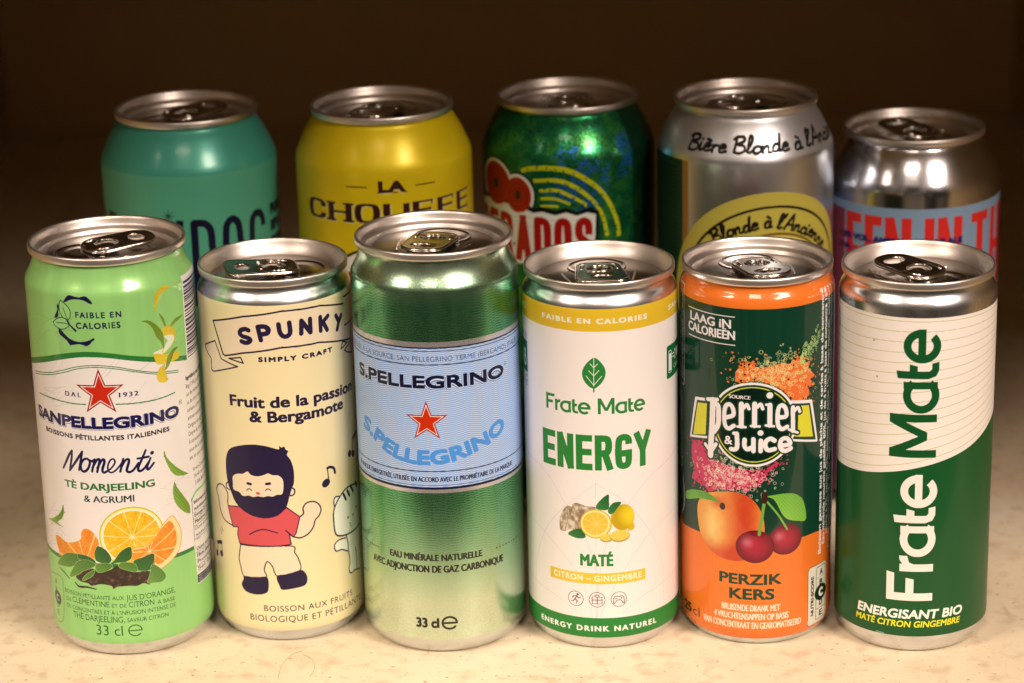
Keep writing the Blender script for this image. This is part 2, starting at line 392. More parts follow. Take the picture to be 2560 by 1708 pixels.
# traced outlines and baselines in millimetres on each can: (round the can, above the shelf)
TR={
'A_c1':[(-12.35,130.77),(-10.95,132.65),(-9.86,133.2),(-8.01,132.87),(-6.4,132.69),(-4.81,133.08),(-3.84,132.95),(-2.75,131.89),(-1.95,130.74),(-2.46,130.42),(-3.39,130.81),(-4.69,131.56),(-6.25,131.89),(-8.05,131.91),(-9.93,131.51),(-11.26,130.77),(-12.01,130.61)],
'A_c2':[(-14.48,129.92),(-15.2,128.84),(-15.03,127.68),(-15.79,126.38),(-16.56,125.08),(-16.48,124.5),(-15.46,124.85),(-14.77,125.54),(-14.75,126.73),(-14.44,127.96),(-14.41,129.14)],
'A_c3':[(-15.15,120.73),(-15.07,119.16),(-13.76,118.14),(-12.27,117.14),(-11.09,115.67),(-10.23,115.68),(-7.7,116.16),(-6.12,115.85),(-4.95,115.61),(-3.73,116.32),(-3.1,117.12),(-2.08,117.92),(-2.23,118.39),(-2.81,118.31),(-3.82,117.7),(-5.22,117.27),(-7.23,116.98),(-9.26,117.23),(-11.31,118.04),(-12.96,119.44),(-14.21,120.66)],
'A_l1':[(-13.44,131.16),(-11.55,129.87),(-10.2,128.23),(-10.01,126.47),(-10.48,125.05),(-11.4,124.37),(-12.68,124.82),(-13.69,126.08),(-14.24,127.59),(-14.14,129.57)],
'A_l1v':[(-12.64,128.57),(-11.88,126.29),(-11.13,124.0)],
'A_l2':[(-17.4,122.96),(-15.5,124.45),(-13.33,125.06),(-11.4,124.37),(-10.65,123.06),(-11.63,121.77),(-13.26,120.99),(-14.89,120.97),(-16.52,121.72)],
'A_l2v':[(-15.9,122.92),(-13.05,123.19),(-10.67,122.86)],
'A_stem':[(-12.01,124.89),(-10.67,122.86),(-8.53,120.86)],
'A_bandtop':[(-39.7,104.65),(-23.72,109.43),(-15.07,111.98),(-7.93,113.36),(-2.41,113.55),(3.18,112.89),(8.72,111.64),(16.5,109.83),(25.64,107.62),(32.58,106.02)],
'A_bandbot':[(-38.37,102.91),(-23.33,107.42),(-15.28,109.87),(-8.09,111.44),(-2.55,111.68),(3.06,111.11),(10.48,109.44),(18.46,107.51),(25.48,105.93),(32.38,104.34)],
'A_dl1':[(-31.66,102.03),(-21.24,104.15),(-15.68,105.88),(-8.78,108.11),(-2.01,108.77),(4.69,107.88),(10.25,106.23),(18.19,103.92),(27.63,102.18)],
'A_dl2':[(-31.9,101.14),(-21.34,103.4),(-14.28,105.49),(-8.42,107.46),(-2.06,108.09),(4.64,107.21),(11.35,105.38),(18.14,103.33),(27.67,101.48)],
'A_panel':[(33.03,133.98),(32.88,102.35)],
'A_panel2':[(29.34,55.44),(29.25,21.68)],
'A_peeltop':[(26.88,131.85),(24.46,133.26),(22.47,133.16),(20.45,132.07),(19.35,130.17),(19.38,127.79),(19.43,125.6),(19.87,125.5),(20.23,127.2),(20.86,129.43),(22.68,131.36),(25.02,131.95)],
'A_leafL':[(13.88,123.04),(16.63,122.63),(19.06,120.92),(21.12,118.44),(22.06,115.61),(21.97,112.83),(21.54,112.14),(20.56,114.39),(19.14,116.32),(18.25,118.91),(16.54,121.46)],
'A_spr1':[(20.76,124.3),(22.39,122.51),(23.37,119.67),(22.84,119.21),(21.82,121.26)],
'A_spr2':[(31.95,120.62),(28.6,120.82),(26.51,120.02),(25.07,118.82),(25.82,118.41),(28.46,119.46)],
'A_peel1':[(21.27,118.61),(23.57,119.14),(26.07,118.14),(27.43,116.15),(27.21,113.81),(25.51,112.08),(23.34,110.67),(21.84,110.06),(20.97,110.88),(22.99,112.37),(24.36,113.81),(25.0,115.23),(22.31,115.75),(21.95,117.24)],
'A_peel2':[(22.31,115.75),(25.05,115.7),(26.81,114.33),(24.96,111.84),(22.84,110.6),(21.38,110.18),(22.53,112.69),(23.62,114.0)],
'A_peel3':[(17.72,110.25),(19.12,110.33),(21.34,109.71),(24.72,109.09),(28.48,109.0),(28.36,106.62),(25.49,106.05),(21.99,106.2),(19.04,106.53),(18.08,108.16)],
'A_peel3w':[(17.87,111.01),(20.56,111.5),(22.91,111.39),(21.34,109.79),(18.22,110.05)],
'A_leafR':[(28.15,110.51),(25.61,110.25),(23.12,108.12),(22.18,105.55),(21.55,103.7),(23.34,104.84),(25.07,107.18),(26.02,108.92)],
'A_peel4':[(19.84,105.34),(21.45,105.34),(21.78,103.64),(22.32,101.48),(22.7,100.17),(20.99,99.61),(19.0,100.3),(18.25,101.89),(18.6,103.62)],
'A_star':[(-1.73,107.29),(6.36,101.52),(3.31,92.17),(-6.73,92.22),(-9.9,101.61)],
'A_g1':[(-29.37,94.78),(-21.86,94.98),(-16.36,94.8),(-11.69,94.64),(-7.01,94.7)],
'A_g2':[(3.42,94.73),(8.55,94.5),(14.61,94.32),(19.66,94.39),(25.21,94.79)],
'A_mo0':[(-18.26,70.2),(-16.8,72.66),(-15.15,75.57),(-13.77,77.36)],
'A_mo1':[(-13.77,77.36),(-14.16,74.62),(-15.36,69.86)],
'A_mo2':[(-15.36,69.86),(-12.35,73.77),(-9.72,77.43)],
'A_mo3':[(-9.72,77.43),(-10.67,73.61),(-11.49,70.6)],
'A_mo4':[(-7.42,74.48),(-8.31,75.04),(-9.72,74.27),(-10.65,72.5),(-10.6,70.82),(-9.67,70.18),(-8.26,71.06),(-7.37,72.81),(-7.17,74.31),(-7.94,74.92)],
'A_mo5':[(-7.16,74.5),(-6.33,74.18),(-5.44,74.86)],
'A_mo6':[(-5.29,74.97),(-6.63,70.43)],
'A_mo7':[(-6.41,71.75),(-4.66,74.63),(-3.74,75.03),(-3.74,74.1),(-4.81,70.34)],
'A_mo8':[(-4.63,71.84),(-2.88,74.67),(-2.08,74.93),(-2.1,73.74),(-2.93,71.13),(-2.43,70.21),(-1.24,70.76)],
'A_mo9':[(-1.24,70.76),(0.24,71.85),(1.51,73.66),(1.32,74.97),(0.28,74.9),(-0.7,73.36),(-1.01,71.51),(-0.33,70.26),(1.19,70.62),(3.04,72.45),(4.38,74.4)],
'A_mo10':[(4.42,74.95),(3.13,70.4)],
'A_mo11':[(3.43,71.68),(5.06,74.33),(6.12,74.6),(6.26,73.65),(5.37,70.77),(6.07,69.95),(7.57,70.52),(9.48,72.85)],
'A_mo12':[(12.27,77.03),(10.81,74.13),(9.25,71.03),(9.69,69.84),(11.27,70.51),(13.05,72.6)],
'A_mo13':[(9.24,74.45),(13.18,74.52)],
'A_mo14':[(13.8,73.87),(12.38,70.87),(12.86,69.95),(14.85,71.86)],
'A_modot':[(14.44,75.6)],
'A_lf1':[(19.19,75.19),(20.01,72.47),(23.17,68.56),(26.77,65.53),(29.16,63.88),(26.63,64.07),(23.77,64.8),(21.87,66.31),(20.37,69.0),(19.17,72.31),(18.8,74.28)],
'A_lf2':[(22.39,62.96),(23.41,60.57),(25.96,56.71),(28.26,53.25),(28.93,51.49),(28.7,49.28),(25.91,50.64),(23.27,53.41),(21.73,56.54),(21.49,60.01)],
'A_lf3':[(-20.03,56.22),(-19.95,53.53),(-21.24,50.82),(-24.01,48.65),(-21.32,47.8),(-21.64,47.59),(-27.04,47.93),(-31.36,47.68),(-26.78,49.42),(-22.9,51.97),(-21.13,54.03)],
'A_wave':[(-39.64,35.15),(-26.6,36.38),(-16.49,36.31),(-7.79,36.22),(1.66,36.2),(10.91,36.28),(18.95,36.37),(23.55,36.56),(28.61,36.3)],
'A_orc':[(5.46,46.07),(6.77,57.11),(16.93,46.15),(-6.16,45.94)],
'A_wedge':[(20.06,50.88),(22.12,48.27),(23.53,45.02),(23.56,41.39),(22.3,37.77),(19.28,35.07),(16.21,33.49),(14.15,32.79),(12.72,34.71),(12.18,38.04),(4.85,37.35),(5.32,41.5),(9.8,42.08),(13.39,44.19),(16.04,47.97)],
'A_wedgef':[(19.29,49.31),(21.07,46.59),(21.68,42.8),(20.7,39.08),(18.1,36.41),(15.29,34.73),(13.87,34.46),(12.77,35.51),(12.21,38.43),(4.87,37.55),(5.3,41.11),(9.77,41.69),(13.39,44.19),(16.02,47.57)],
'A_seg':[(-25.89,43.15),(-23.42,43.41),(-19.99,42.33),(-15.8,43.27),(-13.12,44.95),(-12.67,47.42),(-11.25,48.9),(-9.2,48.67),(-7.34,46.85),(-6.27,44.54),(-6.51,42.53),(-7.82,40.82),(-8.49,37.56),(-11.74,38.36),(-15.27,38.96),(-23.79,36.05),(-24.85,38.15),(-25.91,40.64)],
'A_lv0':[(-26.24,32.45),(-23.11,36.25),(-19.34,38.39),(-14.82,38.85),(-13.56,37.67),(-15.11,35.78),(-18.3,33.48),(-22.33,32.63)],
'A_lv1':[(-14.82,38.85),(-11.28,38.83),(-8.49,37.56),(-8.18,36.39),(-11.02,36.86),(-14.52,37.1)],
'A_lv2':[(-6.67,42.91),(-4.25,41.84),(-2.54,39.49),(-2.39,37.49),(-3.89,36.46),(-6.18,36.75),(-7.88,37.62),(-8.17,39.99),(-7.54,41.85)],
'A_lv3':[(-2.84,36.48),(-1.17,37.89),(1.27,41.02),(4.48,42.51),(4.92,39.95),(4.35,38.0),(2.08,36.97),(-0.5,36.88)],
'A_lv4':[(5.39,37.1),(8.41,38.11),(12.42,38.79),(11.96,34.87),(10.69,33.11),(7.7,33.2),(5.56,34.27)],
'A_lv5':[(-19.53,29.54),(-17.86,32.78),(-15.07,36.19),(-10.99,37.27),(-8.21,35.98),(-9.54,34.64),(-13.1,32.93),(-16.08,30.75)],
'A_lv6':[(-7.81,36.02),(-3.88,36.66),(-2.06,35.89),(-3.3,34.27),(-6.46,33.12),(-8.01,33.59)],
'A_lv7':[(0.12,36.26),(2.08,36.97),(5.33,36.3),(6.47,34.16),(5.47,33.08),(1.9,34.38),(0.48,35.05)],
'A_lv8':[(9.61,28.47),(10.55,31.12),(11.58,34.95),(14.18,33.18),(16.01,30.72),(16.22,29.05),(14.59,27.84),(11.86,28.04)],
'A_lv9':[(-13.9,29.16),(-12.35,31.44),(-8.8,33.71),(-9.36,31.84),(-11.6,30.14)],
'A_tea':[(-16.33,30.7),(-13.55,32.85),(-9.58,34.23),(-6.46,33.12),(-2.92,34.27),(-0.2,35.87),(2.25,34.16),(5.47,33.08),(9.17,32.97),(11.01,32.24),(10.31,30.36),(10.32,27.74),(8.12,28.5),(5.85,27.8),(2.93,28.08),(-0.78,27.84),(-2.33,27.04),(-2.99,28.24),(-6.81,28.66),(-10.12,27.72),(-11.75,28.5),(-14.4,28.66),(-16.2,29.51)],
'A_st1':[(-25.3,31.33),(-22.63,30.32),(-19.8,28.58)],
'A_st2':[(-17.12,27.78),(-15.53,26.62),(-11.88,26.99),(-8.57,26.61)],
'A_e':[(4.15,11.15),(1.94,11.32),(6.35,10.91),(4.29,13.18)],
'A_ns':[(-35.04,26.36),(-25.67,27.96),(-23.97,24.22),(-25.91,11.1),(-32.54,10.06),(-36.49,17.53)],
'A_nsl':[(-29.09,24.95),(-29.28,21.61),(-28.72,18.74),(-28.78,16.05),(-29.08,13.05)],
'A_ingend':[(32.66,62.7)],
'A_tab0':[(29.5,59.86)],
'A_tabend':[(29.25,21.68),(29.44,29.57)],
'A_ico':[(30.01,19.95),(33.42,9.88)],
'A_bar':[(34.13,131.96),(33.52,104.37)],
'B_rib':[(-22.26,117.85),(-8.86,121.37),(4.43,123.26),(18.43,123.04),(39.56,118.56),(37.95,112.68),(35.76,106.23),(17.63,110.09),(3.76,110.34),(-9.67,108.27),(-17.25,106.27),(-18.11,106.71),(-20.04,112.15)],
'B_fold':[(-28.89,107.61),(-21.89,110.68),(-19.08,104.76),(-15.61,103.9),(-12.07,103.09),(-23.85,99.12),(-25.06,99.4),(-24.99,103.6),(-27.14,104.87),(-29.05,106.64)],
'B_tri':[(-15.48,105.57),(-10.75,106.56),(-9.81,104.59),(-11.11,104.82)],
'B_tri2':[(29.09,107.29),(32.38,105.91),(27.87,104.89)],
'B_fold2':[(36.13,105.45),(30.13,103.85),(32.01,102.54),(36.58,100.91)],
'B_sp0':[(-7.2,116.59),(-8.42,116.96),(-10.03,116.36),(-10.44,115.13),(-9.3,114.24),(-7.45,113.84),(-6.72,113.07),(-7.64,112.19),(-8.96,112.08),(-9.98,112.45)],
'B_sp1':[(-3.84,117.96),(-3.01,113.2)],
'B_sp2':[(-3.76,117.96),(-1.65,118.11),(-0.27,117.18),(-0.7,115.69),(-2.99,115.2)],
'B_sp3':[(3.2,118.7),(3.6,115.72),(4.74,114.27),(6.22,114.35),(7.07,115.63),(6.89,118.96)],
'B_sp4':[(11.15,119.07),(10.91,114.51)],
'B_sp5':[(11.15,119.07),(14.24,114.42)],
'B_sp6':[(14.36,119.18),(14.34,114.4)],
'B_sp7':[(18.42,118.96),(18.4,114.08)],
'B_sp8':[(21.79,118.59),(18.64,116.44)],
'B_sp9':[(19.65,116.66),(21.18,113.71)],
'B_sp10':[(25.83,117.62),(27.26,114.91),(26.17,112.47)],
'B_sp11':[(28.89,116.86),(27.09,114.64)],
'B_hair':[(-20.24,64.93),(-19.66,68.91),(-17.79,72.07),(-13.72,74.05),(-8.43,75.17),(-3.67,74.91),(0.86,73.69),(1.08,74.87),(1.91,74.29),(2.93,74.49),(3.38,73.38),(4.21,72.76),(3.68,71.45),(4.94,69.16),(5.76,65.26),(5.54,60.9),(4.67,58.8),(3.77,56.14),(2.55,52.38),(0.12,49.74),(-3.04,48.37),(-6.22,48.12),(-10.05,48.69),(-14.1,50.55),(-16.86,53.04),(-18.06,55.53),(-19.32,57.99),(-20.03,61.12)],
'B_face':[(-17.05,62.09),(-15.09,63.48),(-12.58,63.91),(-10.75,64.99),(-9.4,63.9),(-6.94,63.58),(-4.52,64.27),(-3.18,64.85),(-1.67,64.21),(0.36,64.01),(1.88,62.03),(1.44,57.39),(-0.53,56.91),(-2.1,56.26),(-3.64,56.46),(-5.24,56.01),(-7.38,56.14),(-9.05,55.7),(-10.74,56.05),(-13.14,55.58),(-14.61,56.8),(-17.02,57.26),(-17.25,59.57)],
'B_brow1':[(-10.91,60.53),(-9.72,60.46)],
'B_brow2':[(-4.02,60.89),(-2.77,61.09)],
'B_eye1':[(-11.37,58.0),(-10.46,58.67),(-9.47,58.13)],
'B_eye2':[(-4.41,58.52),(-3.5,59.1),(-2.59,58.57)],
'B_nose':[(-7.2,57.25),(-6.44,57.31)],
'B_ear1':[(-18.81,59.66),(-20.22,58.98),(-20.68,57.37),(-19.21,56.64)],
'B_ear2':[(4.59,59.25),(5.53,58.6),(5.61,57.17),(4.64,56.33),(3.64,56.7)],
'B_arm1':[(-18.83,43.41),(-22.58,44.34),(-24.68,46.5),(-25.8,50.05),(-26.08,52.19),(-27.24,54.6),(-25.5,56.93),(-23.02,57.56),(-21.01,56.45),(-20.16,54.46),(-20.41,51.63),(-20.05,49.5),(-19.22,45.82)],
'B_shirt':[(-20.36,50.36),(-15.0,51.32),(-11.16,49.37),(-5.68,48.16),(-0.93,49.21),(2.54,52.1),(6.97,48.18),(5.37,42.17),(4.27,40.9),(3.05,42.11),(3.28,39.6),(3.52,38.19),(-1.02,37.74),(-6.28,37.52),(-11.93,37.42),(-15.69,37.27),(-16.46,40.34),(-16.03,43.5),(-18.36,42.97),(-19.51,46.86)],
'B_fo1':[(-11.37,41.4),(-8.7,43.03),(-5.39,43.86),(-1.02,42.68)],
'B_fo2':[(1.84,43.47),(4.37,40.89)],
'B_arm2':[(6.96,48.07),(8.33,49.26),(8.27,51.2),(9.58,52.92),(12.3,52.96),(14.2,51.44),(14.84,49.35),(13.98,47.34),(12.49,46.0),(11.53,43.43),(9.52,41.3),(6.83,40.33),(4.78,40.85)],
'B_pants':[(-15.38,36.95),(-16.41,31.96),(-15.98,28.69),(-14.61,25.04),(-9.76,25.41),(-5.86,25.97),(-6.53,28.45),(-5.84,31.02),(-5.0,31.8),(-3.51,30.01),(-2.13,26.51),(2.03,27.12),(6.23,28.41),(5.66,32.67),(4.49,35.03),(2.83,37.68)],
'B_sh1':[(-14.6,25.16),(-9.76,25.41),(-5.6,25.82),(-5.49,20.94),(-7.32,19.38),(-10.74,18.85),(-14.36,19.45),(-15.96,21.65),(-15.02,23.83)],
'B_sh2':[(-2.14,26.4),(2.03,27.12),(6.22,28.24),(7.99,26.75),(8.51,24.42),(7.5,22.33),(3.81,21.54),(-0.33,21.21),(-1.3,22.47)],
'B_n1h':[(17.45,58.63),(19.46,58.08)],
'B_n1':[(18.66,58.74),(18.41,62.23),(18.3,63.63)],
'B_n1f':[(18.32,63.9),(19.49,64.02),(21.12,63.1),(21.57,61.31)],
'B_n2':[(30.41,65.51),(33.21,64.48)],
'B_n2s':[(32.34,65.36),(33.47,70.2),(36.66,70.28)],
'B_n3':[(-30.37,29.33),(-26.5,30.45),(-29.57,33.87),(-26.6,34.93)],
'B_d':[(-26.19,39.96),(-25.13,38.23),(-25.21,41.01),(-24.37,39.6)],
'B_cat':[(36.64,51.99),(30.18,53.65),(25.81,53.28),(22.11,50.63),(20.16,47.34),(19.93,43.51),(20.35,39.2),(22.0,37.44),(26.74,36.45),(32.74,36.37),(36.75,36.71)],
'B_cear':[(23.68,51.78),(21.15,52.32),(20.36,50.62),(20.69,48.29)],
'B_cb':[(25.84,36.21),(26.51,33.43),(26.7,29.97),(27.29,25.78),(26.46,23.27),(27.41,21.31),(30.54,21.37),(34.55,20.26)],
'B_cb2':[(31.38,29.84),(32.2,25.52),(31.79,21.7)],
'B_carm':[(25.37,35.54),(21.9,35.9),(19.74,34.62),(20.27,32.21),(23.12,31.83),(26.27,30.14)],
'B_cs':[(25.3,52.07),(26.58,49.67),(27.55,52.67),(28.83,50.42),(29.94,53.46),(31.68,50.85),(34.1,53.55),(35.16,51.46)],
'B_ce':[(27.31,42.58),(33.82,44.12),(30.82,42.38),(27.97,40.2),(28.38,39.21)],
'C_star':[(-3.57,94.28),(3.42,89.3),(0.78,81.18),(-7.99,81.13),(-10.53,89.34)],
'C_d1':[(-38.09,35.88),(-30.44,36.59),(-25.43,36.42)],
'C_d2':[(20.54,36.29),(26.88,35.94),(36.07,35.91)],
'C_e':[(1.91,13.2),(-0.73,13.3),(4.63,12.98),(1.98,15.5)],
'D_leaf':[(-3.09,108.37),(-1.81,107.79),(-0.34,106.19),(0.69,104.13),(0.66,101.87),(-0.43,99.63),(-1.95,98.06),(-3.16,97.37),(-4.53,97.88),(-6.03,99.32),(-7.0,101.3),(-7.05,103.56),(-5.92,105.89),(-4.38,107.53)],
'D_stem':[(-3.24,97.82),(-3.26,96.28)],
'D_v':[(-3.08,108.46),(-3.24,98.19)],
'D_v1':[(-4.4,106.18),(-3.14,104.85),(-1.84,106.21)],
'D_v2':[(-4.87,103.68),(-3.18,101.91),(-1.44,103.82)],
'D_v3':[(-5.77,101.82),(-3.23,98.6),(-0.53,101.81)],
'D_ging':[(-16.58,47.48),(-16.21,49.83),(-14.92,52.36),(-13.39,54.05),(-11.65,54.05),(-11.35,55.22),(-9.66,55.61),(-6.96,54.87),(-3.27,54.49),(-3.56,52.8),(-5.95,51.28),(-7.58,50.03),(-8.43,47.68),(-8.19,46.01),(-12.68,45.41),(-14.48,44.51),(-16.33,44.7)],
'D_lem':[(-3.26,48.29),(-8.69,48.22),(2.29,48.47),(-3.28,53.65)],
'D_lem2':[(6.15,50.36),(10.33,49.72),(6.21,55.14)],
'D_lt':[(9.46,48.18),(10.3,46.62),(9.71,45.31),(7.74,45.35)],
'D_lv1':[(-3.02,53.93),(-2.2,56.47),(0.96,59.11),(1.35,56.96),(0.89,53.61)],
'D_lv2':[(0.88,53.05),(1.95,55.24),(3.54,56.14),(5.57,55.95),(4.59,54.48),(2.97,52.36),(1.65,51.88)],
'D_lv3':[(-13.3,43.71),(-10.96,45.67),(-8.19,46.01),(-6.88,43.3),(-9.89,42.59)],
'D_s1':[(0.34,43.36),(2.7,43.24),(0.35,44.77)],
'D_s2':[(5.0,43.83),(8.56,43.35),(5.02,45.97)],
'D_ybt':[(-21.12,29.75),(-11.24,30.13),(-2.57,30.13),(5.92,30.23),(14.36,29.96)],
'D_ybb':[(-21.01,25.74),(-11.32,25.93),(-2.63,25.95),(5.87,26.06),(14.44,25.75)],
'D_ic':[(-10.86,19.96),(-3.24,20.07),(4.34,20.08)],
'D_gb':[(-3.07,13.15),(-3.18,5.61)],
'D_run':[(-9.98,21.93),(-10.26,21.66),(-11.13,20.78),(-12.29,20.42),(-12.48,19.69),(-10.27,21.49),(-9.61,20.72),(-8.71,20.94),(-10.96,20.64),(-11.32,19.6),(-10.42,19.16),(-10.61,17.8),(-11.32,19.6),(-11.92,18.64),(-12.91,18.46)],
'D_ab':[(-41.91,104.35),(-29.66,106.92),(-30.11,97.83),(-41.83,95.55)],
'D_cal':[(23.59,106.32),(37.1,105.46),(36.66,94.74),(23.7,96.45)],
'D_w1':[(-3.14,63.29),(-13.68,54.28),(-22.62,43.64),(-28.52,30.77),(-30.59,16.6)],
'D_w2':[(-3.14,63.29),(6.22,56.54),(15.48,44.64),(21.91,31.3),(23.05,15.86)],
'D_w3':[(-3.14,63.29),(-3.6,13.14)],
'D_w4':[(-41.74,68.77),(-23.54,65.48),(-13.68,54.28)],
'D_w5':[(35.2,69.23),(17.0,63.44),(7.85,54.64)],
'D_w6':[(-36.68,46.68),(-21.19,40.63),(-9.03,28.26),(-4.93,13.65)],
'D_w7':[(34.67,48.34),(16.79,42.59),(4.81,28.36),(-2.27,13.74)],
'D_w8':[(-41.77,23.63),(-19.58,19.79),(-10.38,14.83)],
'D_w9':[(34.13,24.26),(14.58,20.24),(5.75,15.02)],
'D_w10':[(-6.62,42.75),(-3.12,28.69),(-3.07,13.73)],
'D_w11':[(0.75,42.89),(-2.33,28.7),(-3.07,13.73)],
'E_ln1':[(-30.29,120.58),(-22.08,120.96),(-16.31,120.88),(-10.05,120.64)],
'E_ln2':[(-30.36,110.64),(-20.86,110.99),(-15.25,110.84),(-9.88,110.72)],
'E_or':[(-9.75,97.87),(-9.76,101.31),(-7.87,103.92),(-8.58,105.33),(-6.47,104.01),(-6.01,105.75),(-4.39,105.08),(-3.25,106.33),(-3.01,103.65),(-0.94,103.4),(2.76,103.74),(6.57,104.63),(8.57,103.89),(11.13,105.95),(13.31,105.81),(14.43,107.3),(14.18,104.41),(15.67,103.12),(17.84,104.59),(16.31,101.02),(19.65,97.75),(17.32,96.85),(19.71,94.53),(16.73,94.03),(17.08,91.47),(14.66,90.04),(10.24,90.38),(8.68,92.1),(6.66,94.82),(2.81,97.13),(-1.84,98.76),(-6.45,98.14)],
'E_pk':[(-28.55,71.57),(-26.81,73.43),(-22.36,74.44),(-21.05,71.13),(-17.4,68.86),(-12.99,67.6),(-7.91,66.67),(-2.56,66.41),(1.8,67.36),(4.25,69.0),(5.5,69.91),(5.02,67.63),(1.81,65.8),(0.85,63.24),(-1.56,60.68),(-3.98,60.13),(-5.91,57.94),(-7.39,59.41),(-10.39,58.56),(-15.69,58.22),(-19.8,56.23),(-21.72,57.84),(-25.28,58.39),(-28.62,58.9),(-26.85,63.17),(-28.58,66.3)],
'E_disct':[(-3.67,98.01)],
'E_discb':[(-3.53,67.7)],
'E_discs':[(-16.31,91.5),(9.21,90.3)],
'E_fl':[(-26.11,89.16),(-11.19,91.56),(2.85,91.63),(18.09,89.15),(21.2,73.53),(10.39,76.22),(-3.58,77.76),(-16.3,76.84),(-29.35,74.11)],
'E_yl':[(-25.0,87.58),(-20.58,88.37),(-21.22,76.98),(-27.6,75.28)],
'E_yr':[(12.41,88.42),(16.82,87.67),(18.99,75.81),(10.37,77.71),(12.24,79.62)],
'E_pe0_42':[(-18.07,90.07),(-18.41,81.14),(-19.0,73.01),(-19.11,69.96)],
'E_pe1_34':[(-17.68,89.01),(-16.04,88.48),(-15.77,85.16),(-16.04,81.63),(-17.68,78.8)],
'E_pe2_22':[(-21.2,86.23),(-19.39,88.64)],
'E_pe3_26':[(-20.28,89.93),(-16.31,90.61)],
'E_pe4_28':[(-13.07,84.72),(-10.45,85.96),(-10.6,88.42),(-11.78,89.65),(-13.18,88.67),(-13.68,85.52),(-13.37,82.09),(-12.06,80.89),(-10.2,82.12)],
'E_pe5_32':[(-7.59,90.19),(-7.66,82.17)],
'E_pe6_16':[(-8.99,81.95),(-6.16,81.98)],
'E_pe7_22':[(-6.88,88.76),(-5.72,90.06),(-5.02,88.62)],
'E_pe8_32':[(-3.09,90.4),(-3.14,82.59)],
'E_pe9_16':[(-4.3,82.46),(-1.38,82.3)],
'E_pe10_22':[(-2.34,89.17),(-1.1,90.3),(-0.4,88.66)],
'E_pe11_32':[(2.01,89.9),(2.06,82.63)],
'E_pe12_16':[(0.66,82.65),(3.48,82.19)],
'E_pe13_16':[(0.75,90.11),(2.39,90.03)],
'E_pe14_28':[(5.18,85.21),(7.73,85.41),(7.61,87.9),(6.46,89.43),(5.15,88.82),(4.69,85.9),(4.91,82.42),(6.28,80.93),(8.17,81.54)],
'E_pe15_30':[(10.26,88.15),(10.35,79.71)],
'E_pe16_16':[(8.79,80.45),(12.25,78.72)],
'E_pe17_22':[(10.91,86.81),(12.14,87.83),(12.99,86.18)],
'E_pb':[(-21.37,73.4),(-18.87,71.66),(-16.82,74.45)],
'E_dot':[(1.99,93.35)],
'E_ju0':[(-9.18,79.4),(-9.02,74.87),(-9.82,73.64),(-11.19,73.58)],
'E_ju1':[(-6.47,77.41),(-6.46,75.08),(-5.49,74.0),(-4.04,74.68)],
'E_ju2':[(-3.48,77.69),(-3.46,73.4)],
'E_ju3':[(-0.97,77.19),(-1.05,73.42)],
'E_ju4':[(3.7,76.97),(2.32,77.79),(0.86,76.98),(0.53,75.19),(1.52,73.7),(3.82,73.96)],
'E_ju5':[(5.82,75.01),(9.25,75.07),(8.7,76.76),(7.49,77.49),(6.11,76.94),(5.61,75.08),(6.34,73.4),(7.79,72.9),(9.64,73.51)],
'E_judot':[(-1.08,79.97)],
'E_pch':[(-25.31,47.23),(-24.54,51.73),(-21.07,55.37),(-15.69,57.27),(-10.39,58.04),(-6.4,57.39),(-2.99,54.92),(-0.54,50.71),(0.46,45.95),(0.0,40.68),(-2.41,35.92),(-6.81,33.06),(-10.33,32.51),(-15.68,33.32),(-20.46,35.88),(-23.84,40.23)],
'E_pst':[(-14.31,52.17)],
'E_plf':[(-32.3,52.82),(-25.29,55.47),(-19.8,55.7),(-15.13,53.33),(-18.58,53.37),(-24.54,52.52),(-32.32,49.87)],
'E_blush':[(-6.88,53.16),(-8.84,43.48),(-8.81,33.92)],
'E_c1':[(-2.81,38.31),(-9.48,38.1),(-2.84,44.39)],
'E_c2':[(8.08,40.36),(14.33,39.12),(8.03,46.03)],
'E_s1':[(0.41,55.41),(-0.43,49.13),(-1.37,42.82)],
'E_s2':[(1.14,55.12),(5.15,49.83),(8.48,44.11)],
'E_kn':[(0.4,57.51),(0.41,55.15)],
'E_clf':[(1.38,56.79),(4.34,57.26),(8.46,57.28),(12.34,56.06),(15.07,52.81),(16.12,46.21),(12.45,46.44),(8.55,47.8),(6.43,50.21),(4.87,53.54),(3.35,55.77)],
'E_ob':[(-36.03,39.31),(-23.84,40.23),(-12.96,39.18),(-4.38,39.05),(4.47,39.6),(14.93,39.88),(23.35,39.77),(38.35,36.63)],
'E_ns':[(17.74,27.37),(25.08,27.62),(27.07,26.33),(27.89,8.32),(25.6,7.59),(18.76,7.85),(16.99,8.94),(16.74,25.77)],
'E_nsl':[(23.7,24.88),(23.59,21.52),(23.39,17.96),(23.49,13.85),(23.57,10.28)],
'E_vbox':[(-43.51,124.4),(-34.9,127.0),(-32.88,91.57),(-37.48,89.51)],
'F_bd':[(-42.38,63.8),(-35.89,64.1),(-28.36,64.59),(-21.18,65.49),(-14.83,66.71),(-7.65,68.22),(-0.79,69.9),(5.75,71.61),(12.43,73.5),(18.39,75.57),(23.44,77.32)],
'F_bd2':[(14.77,74.71),(20.45,77.13),(26.94,79.6),(32.6,82.13),(36.59,83.19)],
'F_m':[(3.18,85.57),(3.22,97.92),(3.22,118.42)],
'F_ln':[(-4.12,121.11),(-4.04,117.96),(-3.96,114.41),(-3.87,110.9),(-3.79,107.38),(-3.71,104.15),(-3.63,100.76),(-3.56,97.6),(-3.48,94.2),(-3.4,91.03),(-3.32,87.85),(-3.25,84.67),(-3.17,81.48),(-3.1,78.28)],
